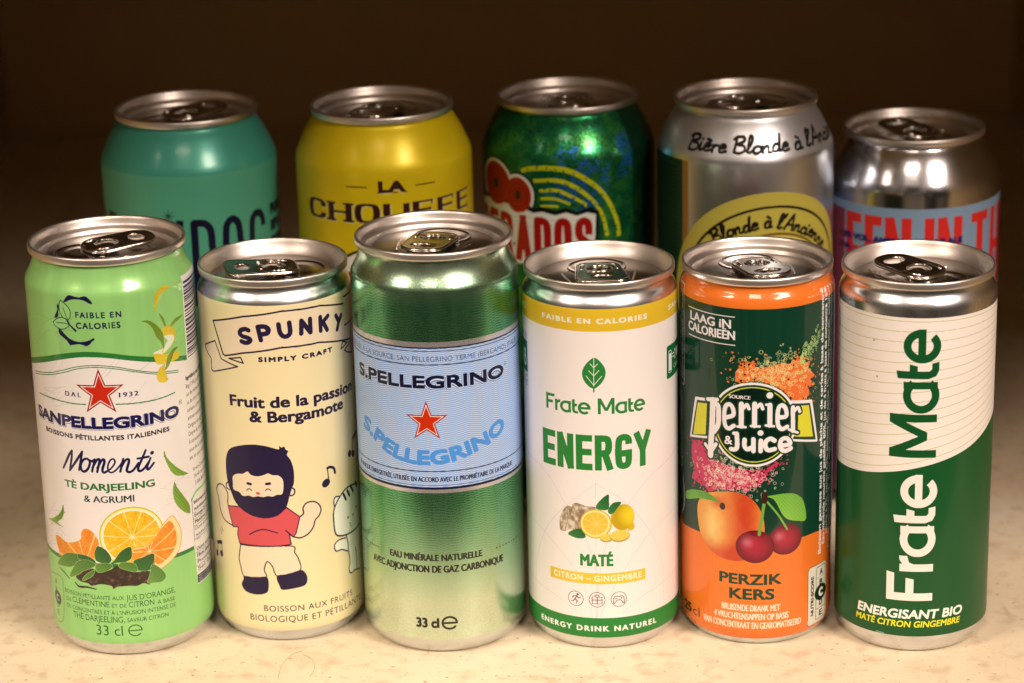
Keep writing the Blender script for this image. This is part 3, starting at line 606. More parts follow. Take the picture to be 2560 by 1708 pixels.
'F_lnl':[(-39.72,119.21),(-39.28,113.21),(-39.02,109.36),(-38.64,103.32),(-38.25,97.0),(-38.01,92.86),(-37.86,90.17),(-37.67,86.74),(-37.46,82.81),(-37.28,79.36),(-37.11,75.9),(-36.93,72.43)],
'F_lnr':[(28.56,118.88),(28.72,117.38),(29.16,113.35),(29.57,109.81),(30.0,106.25),(30.53,102.16),(31.11,98.03),(31.85,93.33),(32.73,88.56)],
'G_w':[(-0.8,128.99),(2.22,128.89)],
'G_D':[(4.4,129.22),(13.12,128.34)],
'G_O':[(15.52,130.03),(24.38,128.17)],
'G_G':[(26.98,128.96),(35.28,127.83)],
'G_l':[(-46.87,127.54),(-29.46,129.98)],
'G_sm':[(40.38,128.75),(54.92,125.59),(50.7,113.28)],
'G_star':[(-5.06,131.02)],
'H_d1':[(-13.13,142.31),(-5.16,142.27)],
'H_d2':[(12.94,142.18),(21.07,142.2)],
'H_oval':[(-15.53,118.06),(-13.07,119.63),(-10.28,120.29)],
'I_d1':[(-35.15,133.14),(-51.58,129.43),(-34.69,141.68)],
'I_d2':[(-21.35,130.36),(-15.39,131.1),(-21.14,137.38)],
'I_A':[(-23.75,121.55),(-18.43,122.34)],
'I_D':[(-15.86,122.18),(-8.64,122.75)],
'I_O':[(-6.57,122.83),(0.41,122.83)],
'I_S':[(1.85,122.78),(7.68,122.38)],
'I_R':[(-33.95,121.62),(-27.21,121.16)],
'I_E':[(-41.73,120.64),(-35.81,121.18)],
'I_a1':[(-19.53,140.24),(-14.88,141.68),(-7.79,142.14),(-1.06,141.28),(5.62,137.65),(11.63,132.44),(16.03,125.31),(18.34,118.84),(18.82,114.05)],
'I_a2':[(-14.5,136.9),(-5.61,137.49),(1.07,135.13),(7.79,129.6),(11.98,123.08),(13.84,114.86)],
'I_a3':[(-12.17,133.24),(-5.68,133.69),(-1.22,131.94),(3.22,129.46),(5.91,127.43)],
'I_a4':[(-11.76,130.25),(-5.75,130.3),(-0.39,128.3)],
'I_a5':[(-11.82,127.45),(-4.9,127.53)],
'I_white':[(-14.32,123.97),(9.58,123.83),(9.44,114.48)],
'J_ov':[(-27.83,112.37),(-23.15,119.28),(-16.99,126.61),(-10.03,132.25),(-3.43,135.41),(5.38,136.78),(14.94,135.42),(23.54,131.63),(30.27,126.22),(36.8,117.57),(42.78,107.89)],
'J_ba':[(-18.47,117.68),(-12.29,124.32),(-5.59,128.78),(0.97,130.56),(7.7,130.95),(15.01,129.48),(22.38,125.21),(28.78,119.18),(34.59,111.17)],
'J_pan':[(-27.89,147.28),(-28.45,113.17),(-50.22,142.2)],
'J_ba2':[(3.68,120.61),(8.24,120.93),(14.09,119.3)],
'K_band':[(-32.53,124.01),(-3.73,124.13),(30.49,123.93)],
'K_top':[(-31.8,120.57),(-7.89,120.7),(3.42,120.61),(28.54,120.13)],
'K_E1':[(-32.12,120.5),(-24.89,120.81)],
'K_E2':[(-23.44,120.39),(-16.55,120.91)],
'K_N1':[(-15.28,120.6),(-5.13,120.69)],
'K_I':[(-0.25,120.67),(3.42,120.61)],
'K_N2':[(4.74,120.62),(14.93,120.53)],
'K_T':[(19.3,120.93),(28.54,120.13)],
'K_H':[(30.91,120.69),(42.06,118.88)],
}
TX={
'A_t1':([(-8.25,125.38),(7.43,125.38)],2.16),
'A_t2':([(-8.28,121.59),(6.87,121.59)],2.25),
'A_dal':([(-14.67,97.09),(-8.48,97.09)],1.78),
'A_1932':([(4.62,97.05),(11.18,97.05)],1.74),
'A_brand':([(-31.99,85.89),(26.63,85.89)],4.32),
'A_bpi':([(-26.33,81.84),(21.83,81.84)],1.73),
'A_te':([(-18.3,63.42),(14.7,63.42)],2.68),
'A_ag':([(-10.51,59.02),(7.18,59.02)],2.55),
'A_b1':([(-23.0,22.82),(1.15,22.82)],1.63),
'A_b1b':([(1.81,22.52),(19.63,22.52)],2.24),
'A_b2':([(-22.44,19.91),(-19.9,19.91)],1.60),
'A_b2b':([(-19.25,20.06),(-4.16,20.06)],2.30),
'A_b2c':([(-3.42,19.97),(1.81,19.97)],1.53),
'A_b2d':([(2.55,19.89),(11.48,19.89)],2.33),
'A_b2e':([(12.53,19.74),(19.2,19.74)],1.59),
'A_b3':([(-22.59,17.22),(19.44,17.22)],1.70),
'A_b4':([(-19.43,14.3),(0.84,14.3)],2.47),
'A_b4b':([(1.6,14.34),(16.26,14.34)],1.69),
'A_33':([(-9.78,9.34),(-0.16,9.34)],3.77),
'A_ing':([(31.26,98.27),(43.83,96.74)],1.29),
'B_sc':([(-4.33,105.34),(23.08,105.34)],1.82),
'B_f1':([(-16.21,88.43),(-8.5,88.66),(-3.49,88.61),(4.81,88.73),(11.54,88.65),(19.09,88.74),(34.51,87.72)],3.87),
'B_f2':([(-8.74,83.37),(27.46,83.37)],3.87),
'B_b1':([(-7.38,13.44),(-0.79,12.42),(6.44,11.75),(14.72,11.79),(27.67,12.53)],2.25),
'B_b2':([(-12.97,10.37),(-6.82,8.96),(1.04,7.71),(8.88,7.39),(17.54,7.57),(33.78,8.23)],2.48),
'C_r1':([(-40.68,106.0),(-20.67,108.15),(-9.02,108.44),(0.97,108.49),(11.02,108.38),(22.99,108.53),(33.05,107.85)],1.66),
'C_br':([(-33.32,98.9),(26.25,98.9)],4.67),
'C_arc':([(-32.2,80.18),(-26.87,78.39),(-20.32,74.74),(-14.45,72.48),(-7.52,71.39),(-0.26,71.45),(5.76,72.46),(13.41,74.7),(20.2,76.95),(26.83,80.34)],5.52),
'C_r2':([(-35.21,65.37),(29.04,65.37)],1.71),
'C_e1':([(-19.48,36.06),(14.45,36.06)],2.62),
'C_e2':([(-28.72,31.74),(23.5,31.74)],2.72),
'C_33':([(-9.89,11.0),(-1.73,11.0)],3.78),
'D_t1':([(-22.55,120.17),(16.05,120.17)],2.01),
'D_t0':([(-36.33,119.89),(-33.09,119.89)],2.07),
'D_t2':([(27.29,120.37),(37.75,118.78)],2.02),
'D_fm':([(-21.44,88.28),(14.92,88.28)],5.75),
'D_en':([(-23.46,67.95),(17.04,67.95)],12.85),
'D_mt':([(-8.96,32.54),(2.57,32.54)],4.56),
'D_cg':([(-19.62,26.92),(12.89,26.92)],2.29),
'D_ed':([(-26.59,8.02),(19.15,8.02)],2.20),
'E_l1':([(-29.11,116.47),(-11.24,116.47)],3.21),
'E_l2':([(-30.34,112.65),(-9.88,112.65)],3.21),
'E_src':([(-11.93,90.92),(-8.31,91.51),(-4.66,92.18)],1.28),
'E_amp':([(-13.64,75.16),(-10.68,75.16)],3.10),
'E_pz':([(-15.51,23.89),(6.65,23.89)],4.17),
'E_ks':([(-11.76,18.37),(4.12,18.37)],4.19),
'E_d1':([(-14.56,14.02),(6.21,14.02)],2.43),
'E_d2':([(-17.58,10.79),(9.28,10.79)],2.43),
'E_d3':([(-22.36,7.47),(14.42,7.47)],2.49),
'E_25':([(-34.47,7.71),(-28.89,7.71)],3.95),
'E_25b':([(-28.15,7.88),(-24.23,7.88)],3.28),
'E_nst':([(19.41,12.54),(19.45,19.03),(19.34,25.54)],1.45),
'E_v1':([(22.5,87.06),(22.03,108.93),(22.86,126.63)],1.52),
'E_v2':([(25.24,29.45),(25.02,49.33),(24.68,74.2)],1.72),
'E_v3':([(25.58,71.06),(24.72,103.26),(25.15,126.06)],1.60),
'E_v4':([(28.39,70.11),(27.29,102.48),(27.67,125.39)],1.90),
'E_v5':([(-37.46,90.52),(-36.19,110.91),(-36.93,126.41)],3.70),
'F_f1':([(3.24,20.68),(3.38,44.72),(3.3,66.78)],15.75),
'F_f2':([(3.23,73.09),(3.28,73.09)],0.05),
'F_eb':([(-23.86,13.87),(14.97,13.87)],3.43),
'F_mc':([(-24.5,10.7),(14.1,10.7)],2.44),
'H_la':([(-1.02,140.07),(9.12,140.07)],4.67),
'H_ch':([(-31.62,127.49),(-21.44,128.08),(-15.0,128.47),(-5.08,128.85),(1.7,129.21),(7.64,129.47),(14.5,129.39),(21.58,129.19),(30.48,128.99),(40.65,128.77)],8.48),
'J_bb':([(-26.76,152.19),(-20.69,151.12),(-14.62,151.17),(-8.07,151.53),(-1.23,151.71),(5.72,151.85),(12.02,151.54),(18.52,151.57),(28.41,151.17),(42.21,150.34)],4.74),
'J_b2':([(-14.14,117.03),(-10.01,119.44),(-5.13,120.79),(1.01,123.02),(6.84,123.58),(12.55,122.27),(20.65,118.87),(28.91,113.11)],4.80),
'K_t':([(-36.44,109.98),(-23.91,111.09),(-16.44,111.43),(-7.69,111.86),(12.23,111.07)],1.88),
}
# ------------------------------------------------------------------ the label artwork of each can
RS, RM, RL = 28.65, 26.55, 33.1
def T_(k): return TR[k]
def ext(pts, v0):
    """close a boundary line downwards to height v0 over its whole width"""
    return [(pts[0][0], v0)] + list(pts) + [(pts[-1][0], v0)]

def veins(P, key, col, n=4):
    pts = np.array(T_(key)); c = pts.mean(0); d = pts - c
    u, sv, vt = np.linalg.svd(d); ax = vt[0]; pr = d @ ax
    a, b = c + ax * pr.min() * .85, c + ax * pr.max() * .85
    P.line([a, b], .22, col, sm=False, alpha=.7)
    nn = np.array([-ax[1], ax[0]]); w = (d @ nn).max() * .5
    for i in range(n):
        q = a + (b - a) * (i + .7) / n
        for sg in (-1, 1): P.line([q, q + ax * w * .8 + nn * w * sg], .12, col, sm=False, alpha=.5)

def leaf(P, key, c1, c2, seed=1):
    pts = np.array(T_(key)); x0, y0 = pts.min(0); x1, y1 = pts.max(0)
    def f(u, v):
        t = np.clip((u - x0) / (x1 - x0) * .5 + (v - y0) / (y1 - y0) * .5 + .25 * np.sin(u * 5 + seed) * np.sin(v * 4.3 + seed), 0, 1)[..., None]
        return c1 * (1 - t) + c2 * t
    P.poly(pts, f, sm=True)
    veins(P, key, c2 * 1.15)

def nutri(P, cx, letters, cap, col, w=.3):
    for (x, y), ch in zip(letters, 'ABCDE'):
        P.text(ch, ([(x - cap * .36, y - cap / 2), (x + cap * .36, y - cap / 2)], cap), col, dil=.05)

def art_A():
    GR = C(158, 206, 112); DG = C(44, 118, 50); WH = C(246, 224, 206); NV = C(24, 20, 62); TG = C(34, 92, 40)
    P = Print(RS, 145.5, 12, GR, .93)
    # metallic streak texture of the green
    n = np.repeat(noise2(2, P.W, 60, 5)[:1], P.H, 0)[..., None] * np.ones((P.H, 1, 1)); P.rgb *= (0.94 + .10 * n)
    uu = (np.arange(P.W) + .5) / P.p - P.c
    top = np.array(T_('A_bandtop')); bot = np.array(T_('A_bandbot'))
    xs = [-90] + list(top[:, 0]) + [90]
    P.poly([(-90, 36)] + [(-90, top[0][1])] + [tuple(q) for q in smooth(top)] + [(90, top[-1][1]), (90, 36)], DG)
    P.poly([(-90, 36)] + [(-90, bot[0][1])] + [tuple(q) for q in smooth(bot)] + [(90, bot[-1][1]), (90, 36)], WH)
    P.band(34.9, 36.6, DG)
    # faint engraved line work
    rng = random.Random(4)
    for cx, cy, n_, col in ((-26, 99, 12, C(200, 176, 170)), (-34, 44, 16, C(205, 180, 172)), (24, 62, 9, C(206, 186, 180)), (-22, 118, 7, C(126, 176, 96)), (16, 112, 12, C(120, 170, 92)), (4, 100, 8, C(196, 172, 168)), (30, 45, 9, C(206, 186, 180))):
        for i in range(n_):
            a = rng.uniform(-.2, .5); L = rng.uniform(5, 12); x = cx + rng.uniform(-8, 8); y = cy + rng.uniform(-6, 6)
            ln = [(x + t * L, y + t * L * a + 1.2 * math.sin(t * 3 + i)) for t in np.linspace(0, 1, 6)]
            if (y < 100.5) == (cy < 104): P.line(ln, .13, col, alpha=.8)
            if i % 2: P.line([(q[0], y + (q[0] - x) * 1.1) for q in ln[:4]], .11, col, alpha=.7)
    # C-shaped low calorie mark
    for k in ('A_c1', 'A_c2', 'A_c3'): P.poly(T_(k), NV, sm=True)
    for k in ('A_l1', 'A_l2'): P.poly(T_(k), GR, sm=True); P.line(list(T_(k)) + [T_(k)[0]], .28, NV)
    for k in ('A_l1v', 'A_l2v'): P.line(T_(k), .25, NV)
    P.line(T_('A_stem'), [.3, .45, .8], NV)
    P.text('FAIBLE EN', 'A_t1', NV, dil=.12, spacing=1.3); P.text('CALORIES', 'A_t2', NV, dil=.12, spacing=1.2)
    P.line(T_('A_dl1'), .3, DG); P.line(T_('A_dl2'), .3, DG)
    # lemon peel twist and sprigs
    YL = C(236, 196, 40); Y2 = C(214, 176, 40); LG = C(150, 165, 40); LD = C(92, 120, 30)
    P.line(smooth([T_('A_leafL')[5], T_('A_peel3')[2], T_('A_leafR')[4]]), .3, LD)
    P.poly(T_('A_peel3w'), C(240, 225, 190), sm=True)
    for k in ('A_peeltop', 'A_peel1', 'A_peel4', 'A_peel3'): leaf(P, k, YL if k != 'A_peeltop' else C(206, 180, 40), Y2)
    P.poly(T_('A_peel2'), C(236, 226, 190), sm=True)
    for k in ('A_leafL', 'A_spr1', 'A_spr2', 'A_leafR'): leaf(P, k, LG, LD)
    # white side panel with bar code and small print
    P.polys([[(29.9, 21.7), (52, 21.7), (52, 134), (33.0, 134), (32.9, 103), (30.6, 101), (29.6, 55)]][0:1], WH)
    v = 132.0; k = 0
    while v > 105:
        t = rng.choice((.18, .28, .3, .55, .85)); 
        P.polys([[(33.7, v - t), (50, v - t), (50, v), (33.7, v)]], NV); v -= t + rng.choice((.25, .3, .5, .7))
    lines = ['Ingrédients: eau, infusion de thé Darjee', "ling (7,9%), jus d'orange à base de conc", 'jus de clémentine à base de concentré', 'jus de citron à base de concentré, dioxyde', 'carbone, arôme naturel de citron avec', 'arômes naturels, extrait de carthame', 'Origine des agrumes: Italie. Union', 'Origine du thé Darjeeling: Inde. Retour', 'À consommer de préférence avant: voir', 'sous de la cannette. À conserver au', 'sec et sans odeur. Servir bien frais']
    for i, t in enumerate(lines): P.text(t, ([(31.2 - .06 * i, 97.2 - i * 2.9), (56, 97.2 - i * 2.9)], 1.6), C(40, 32, 60), dil=.09 if i == 0 else .04)
    for i, t in enumerate(['Service Consommateurs Nestlé Waters', '34-40 rue Guynemer 92130 Issy', '0 806 800 727 (Service gratuit)']): P.text(t, ([(32 + i * .5, 63.6 - i * 2.7), (56, 63.6 - i * 2.7)], 1.5), C(40, 32, 60), dil=.04)
    P.line([(30, 53.6), (33, 55.6), (38, 56.0), (52, 56.0)], .9, C(130, 200, 110))
    P.line([(30.2, 54), (30.4, 22.6), (31, 21.8), (52, 21.8)], .25, NV, sm=False)
    for i, t in enumerate(['Informations moyennes', 'nutritionnelles 100 ml', 'Énergie 81 kJ / 19 kcal', 'Matières grasses 0 g', 'Dont acides gras 0 g', 'saturés 0 g', 'Glucides 4,6 g', 'Dont sucres 4,4 g', 'Fibres alimentaires 0 g', 'Protéines 0 g', 'Sel 0,01 g']):
        y = 51.6 - i * 2.45; P.text(t, ([(31.2, y), (50, y)], 1.5), C(40, 32, 60), dil=.08 if i < 4 else .03)
        if i not in (0, 4): P.line([(30.4, y - .6), (52, y - .6)], .13, NV, sm=False)
    P.polys([[(30.6, 22), (52, 22), (52, 25.2), (30.6, 25.2)]], NV)
    for i in range(3): P.text('*Apport de référence pour un adulte type', ([(31, 22.3 + i * .95), (50, 22.3 + i * .95)], .7), WH)
    # can symbol
    P.line([(31.0, 19.6), (34.4, 19.6), (34.6, 18.8), (34.6, 11.0), (34, 10.2), (31.4, 10.2), (30.9, 11), (30.9, 18.8), (31.0, 19.6)], .22, C(30, 70, 40), sm=False)
    P.polys([[(30.9, 12.6), (34.6, 12.6), (34.6, 17.4), (30.9, 17.4)]], NV)
    P.poly([(32.75 + (1.3 if i % 2 == 0 else .55) * math.sin(i * math.pi / 5), 15 + (1.3 if i % 2 == 0 else .55) * math.cos(i * math.pi / 5)) for i in range(10)], C(230, 170, 130))
    P.text('RECYCLEZ', ([(36.2, 17), (44, 17)], 1.4), TG); P.text('JE TRIE', ([(36.2, 14), (42, 14)], 1.4), TG); P.line([(35.6, 10), (35.6, 19.5)], .15, TG, sm=False)
    # star, dates, brand
    P.star('A_star', C(206, 42, 20), C(250, 225, 205), C(160, 34, 24))
    P.text('DAL', 'A_dal', NV, spacing=1.5, dil=.05); P.text('1932', 'A_1932', NV, spacing=1.3, dil=.05)
    P.line(T_('A_g1'), .4, DG); P.line(T_('A_g2'), .4, DG)
    base, cap = TX['A_brand']
    P.text('SANPELLEGRINO', (base, cap + .3), C(90, 84, 110), dil=.62, dy=-.42); P.text('SANPELLEGRINO', (base, cap + .1), C(246, 226, 214), dil=.46, dy=-.30)
    P.text('SANPELLEGRINO', (base, cap), C(22, 20, 74), dil=.30)
    P.text('R', ([(27.2, 90.2), (28.0, 90.2)], .8), NV); P.line(ell(27.6, 90.6, .75, .75), .12, NV, sm=False)
    P.text('BOISSONS PÉTILLANTES ITALIENNES', 'A_bpi', C(24, 22, 44), dil=.10, spacing=1.08)
    for i in range(30): 
        if 'A_mo%d' % i in TR: P.line(T_('A_mo%d' % i), [.75, .95, .8] if i != 9 else [.6, .6], NV)
    P.line([T_('A_modot')[0], (T_('A_modot')[0][0] + .1, T_('A_modot')[0][1] + .1)], 1.3, NV)
    P.text('TÈ DARJEELING', 'A_te', C(40, 108, 44), dil=.13); P.text('& AGRUMI', 'A_ag', C(26, 44, 40), dil=.08)
    for k in ('A_lf1', 'A_lf2', 'A_lf3'): leaf(P, k, C(150, 180, 60), C(84, 120, 36), 3)
    # lower green field
    w = T_('A_wave'); P.band(0, 35.2, GR)
    P.rgb[:int(35.2 * P.p)] *= (0.95 + .08 * n[:int(35.2 * P.p)])
    P.polys([[(30.4, 21.7), (52, 21.7), (52, 38), (30.2, 38)]], WH)
    for i, t in enumerate(['Dont sucres 4,4 g', 'Fibres alimentaires 0 g', 'Protéines 0 g', 'Sel 0,01 g']):
        y = 34.0 - i * 2.45; P.text(t, ([(31.2, y), (50, y)], 1.5), C(40, 32, 60), dil=.05); P.line([(30.4, y - .6), (52, y - .6)], .13, NV, sm=False)
    P.polys([[(30.6, 22), (52, 22), (52, 25.2), (30.6, 25.2)]], NV)
    for i in range(3): P.text('*Apport de référence pour un adulte type', ([(31, 22.3 + i * .95), (50, 22.3 + i * .95)], .7), WH)
    # fruit
    cx, cy = T_('A_orc')[0]; rx = 11.4; ry = 11.2
    P.poly(ell(cx, cy, rx, ry), C(196, 186, 30)); P.poly(ell(cx, cy, rx * .975, ry * .97), C(240, 214, 90)); P.poly(ell(cx, cy, rx * .94, ry * .93), C(246, 232, 190))
    nn = noise2(P.H, P.W, 14, 8)
    def slice_(cx, cy, rx, c1, c2):
        def f(u, v):
            a = np.arctan2(v - cy, u - cx); r = np.hypot(u - cx, v - cy) / rx
            ii = np.clip(((v) * P.p).astype(int), 0, P.H - 1); jj = np.clip(((u + P.c) * P.p).astype(int), 0, P.W - 1)
            q = nn[ii, jj]
            ray = (np.abs(np.sin(a * 5 + .4)) < .08 + .05 / np.maximum(r, .1)).astype(float)
            fib = .5 + .5 * np.sin(a * 46 + q * 14) * np.sin(r * 22 + q * 12)
            t = np.clip(.35 * fib + .9 * (q - .3), 0, 1)[..., None]
            col = c1 * (1 - t) + c2 * t
            m = (ray * .75 * (r > .05))[..., None]
            col = col * (1 - m) + C(250, 226, 150) * m
            core = np.clip(1 - r * 9, 0, 1)[..., None]
            return col * (1 - core) + C(250, 236, 200) * core
        return f
    P.poly(ell(cx, cy, rx * .865, ry * .855), slice_(cx, cy, rx, C(238, 164, 20), C(248, 214, 70)))
    P.poly(T_('A_wedge'), C(232, 140, 20), sm=True, dil=(.25, .25)); P.poly(T_('A_wedge'), C(250, 216, 150), sm=True); 
    P.poly(T_('A_wedgef'), slice_(11, 40, 9, C(236, 118, 14), C(250, 172, 60)), sm=True)
    P.poly(T_('A_seg'), slice_(-12, 36, 9, C(236, 120, 16), C(250, 170, 60)), sm=True)
    tea = C(52, 34, 28)
    def teaf(u, v):
        ii = np.clip(((v) * P.p).astype(int), 0, P.H - 1); jj = np.clip(((u + P.c) * P.p).astype(int), 0, P.W - 1)
        t = np.clip((nn[ii, jj] - .5) * 3 + .3 * np.sin(u * 9 + v * 14), 0, 1)[..., None]
        return tea * (1 - t) + C(150, 100, 70) * t * .8
    P.poly(T_('A_tea'), teaf, sm=True)
    P.line(T_('A_st1'), [.3, .55, .3], tea); P.line(T_('A_st2'), [.5, .8, .4], tea)
    for i in range(10):
        P.poly(np.array(T_('A_lv%d' % i)), C(190, 206, 120), sm=True, dil=(.1, .1))
        leaf(P, 'A_lv%d' % i, C(60, 110, 40) if i in (1, 2, 3, 4) else C(110, 150, 56), C(34, 78, 34) if i in (1, 2, 3, 4) else C(70, 110, 40), i)
    for t, k in (('BOISSON PÉTILLANTE AUX', 'A_b1'), ("JUS D'ORANGE,", 'A_b1b'), ('DE', 'A_b2'), ('CLÉMENTINE', 'A_b2b'), ('ET DE', 'A_b2c'), ('CITRON', 'A_b2d'), ('À BASE', 'A_b2e'), ("DE CONCENTRÉS ET À L'INFUSION INTENSE DE", 'A_b3'), ('THÉ DARJEELING,', 'A_b4'), ('SAVEUR CITRON', 'A_b4b')):
        P.text(t, k, C(24, 78, 32), dil=.04, capk=.93)
    P.text('33 cl', 'A_33', TG); ecurve(P, T_('A_e')[0][0], T_('A_e')[0][1], 2.3, 2.0, .4, TG)
    P.line(list(T_('A_ns')) + [T_('A_ns')[0]], .25, C(60, 110, 60))
    nutri(P, 0, T_('A_nsl'), 2.2, TG); x, y = T_('A_nsl')[2]; P.poly(ell(x, y, 2.6, 2.7), NV); P.text('C', ([(x - 1.1, y - 1.3), (x + 1.1, y - 1.3)], 2.6), GR, dil=.15)
    P.band(0, 6.05, C(232, 214, 196), ink=0)
    return P

def art_B():
    CR = C(250, 220, 162); NV = C(40, 26, 56); SK = C(250, 216, 172); RD = C(226, 84, 84)
    P = Print(RM, 134, 12, CR, 1.0)
    LW = .6
    P.poly(T_('B_rib'), SK); r = T_('B_rib'); P.line(list(r) + [r[0]], LW, NV, sm=False)
    P.poly([(31, 113), (44, 113), (44, 122.5), (31, 123)], SK); P.line([(31, 122.8), (44, 122.2)], LW, NV, sm=False); P.line([(31, 112.6), (44, 112.2)], LW, NV, sm=False)
    for k in ('B_fold', 'B_tri', 'B_tri2', 'B_fold2'): P.poly(T_(k), SK, sm=(k == 'B_fold')); P.line(list(T_(k)) + [T_(k)[0]], LW * .8, NV, sm=False)
    for i in range(12): P.line(T_('B_sp%d' % i), 1.62, NV, sm=(i in (0, 3)))
    P.line(T_('B_sp2'), 1.62, NV)
    P.text('SIMPLY CRAFT', 'B_sc', NV, dil=.17, spacing=1.35)
    b, c = TX['B_f1']; P.text('Fruit de la passion', (b, 4.2), NV, dil=.22); b, c = TX['B_f2']; P.text('& Bergamote', (b, 4.2), NV, dil=.22)
    for k in ('B_arm1', 'B_arm2'): P.poly(T_(k), SK, sm=True); P.line(smooth(T_(k)), .5, NV)
    for k in ('B_ear1', 'B_ear2'): P.poly(T_(k), SK, sm=True); P.line(T_(k), .5, NV)
    P.poly(T_('B_pants'), SK); P.line(list(T_('B_pants')) + [T_('B_pants')[0]], .4, NV)
    P.poly(T_('B_shirt'), RD); P.line(list(T_('B_shirt')) + [T_('B_shirt')[0]], .4, NV, sm=False)
    P.line(T_('B_fo1'), .42, NV); P.line(T_('B_fo2'), .5, NV)
    P.poly(T_('B_hair'), NV, sm=True); P.poly(T_('B_face'), SK, sm=True)
    for k in ('B_brow1', 'B_brow2'): P.line(T_(k), .95, NV)
    for k in ('B_eye1', 'B_eye2'): P.line(T_(k), .36, NV)
    x, y = T_('B_nose')[0]; P.poly(ell(x, y, .75, .55), C(228, 90, 70))
    for k in ('B_sh1', 'B_sh2'): P.poly(T_(k), NV, sm=True)
    x, y = T_('B_n1h')[0]; P.poly(ell(x, y, 1.75, 1.45, rot=.5), NV); P.line(T_('B_n1'), .42, NV); P.line(T_('B_n1f'), 1.0, NV)
    for x, y in T_('B_n2'): P.poly(ell(x, y, 1.2, 1.3, rot=.4), NV)
    P.line(T_('B_n2s'), .5, NV, sm=False); x, y = T_('B_n2s')[0]; P.line([T_('B_n2s')[1], (T_('B_n2s')[1][0] + 4, T_('B_n2s')[1][1] + .8)], 1.2, NV)
    for x, y in T_('B_n3')[:2]: P.poly(ell(x, y, 1.1, 1.2), NV)
    (ax, ay), (bx, by), (cx, cy), (dx, dy) = T_('B_n3'); P.line([(ax + .8, ay), (cx + .4, cy)], .4, NV); P.line([(bx + .8, by), (dx + .6, dy)], .4, NV); P.line([(cx + .4, cy), (dx + .6, dy)], 1.3, NV)
    d = T_('B_d'); P.line(d[:2], .25, NV); P.line(d[2:], .25, NV)
    CW = C(254, 238, 206)
    for k in ('B_cear', 'B_carm'): P.poly(T_(k), CW, sm=True); P.line(T_(k), .5, NV)
    P.poly(list(T_('B_cb')) + [(T_('B_cb')[0][0] + 9, T_('B_cb')[0][1])], CW); P.line(T_('B_cb'), .5, NV); P.line(T_('B_cb2'), .5, NV)
    P.poly(list(T_('B_cat')) + [(T_('B_cat')[0][0] + 3, T_('B_cat')[0][1])], CW, sm=True); P.line(T_('B_cat'), .6, NV)
    q = T_('B_cs')
    for i in range(0, 8, 2): P.line(q[i:i + 2], 1.1, NV)
    q = T_('B_ce'); P.poly(ell(q[0][0], q[0][1], .42, .55), NV); P.poly(ell(q[1][0], q[1][1], .5, .5), NV); P.poly(ell(q[2][0], q[2][1], .6, .45), RD)
    P.line([q[3], (q[3][0] + .9, q[3][1] - .4)], .2, NV); P.line([q[4], (q[4][0] + .9, q[4][1] - .4)], .2, NV)
    b, c = TX['B_b1']; P.text('BOISSON AUX FRUITS', ([(b[0][0], 12.9), (b[-1][0], 12.9)], 2.15), NV, spacing=1.1)
    b, c = TX['B_b2']; P.text('BIOLOGIQUE ET PÉTILLANTE', ([(b[0][0], 8.9), (b[-1][0], 8.9)], 2.3), NV, spacing=1.1)
    P.band(125.4, 134, C(232, 214, 200), ink=0); P.band(0, 5.4, C(232, 214, 200), ink=0)
    return P

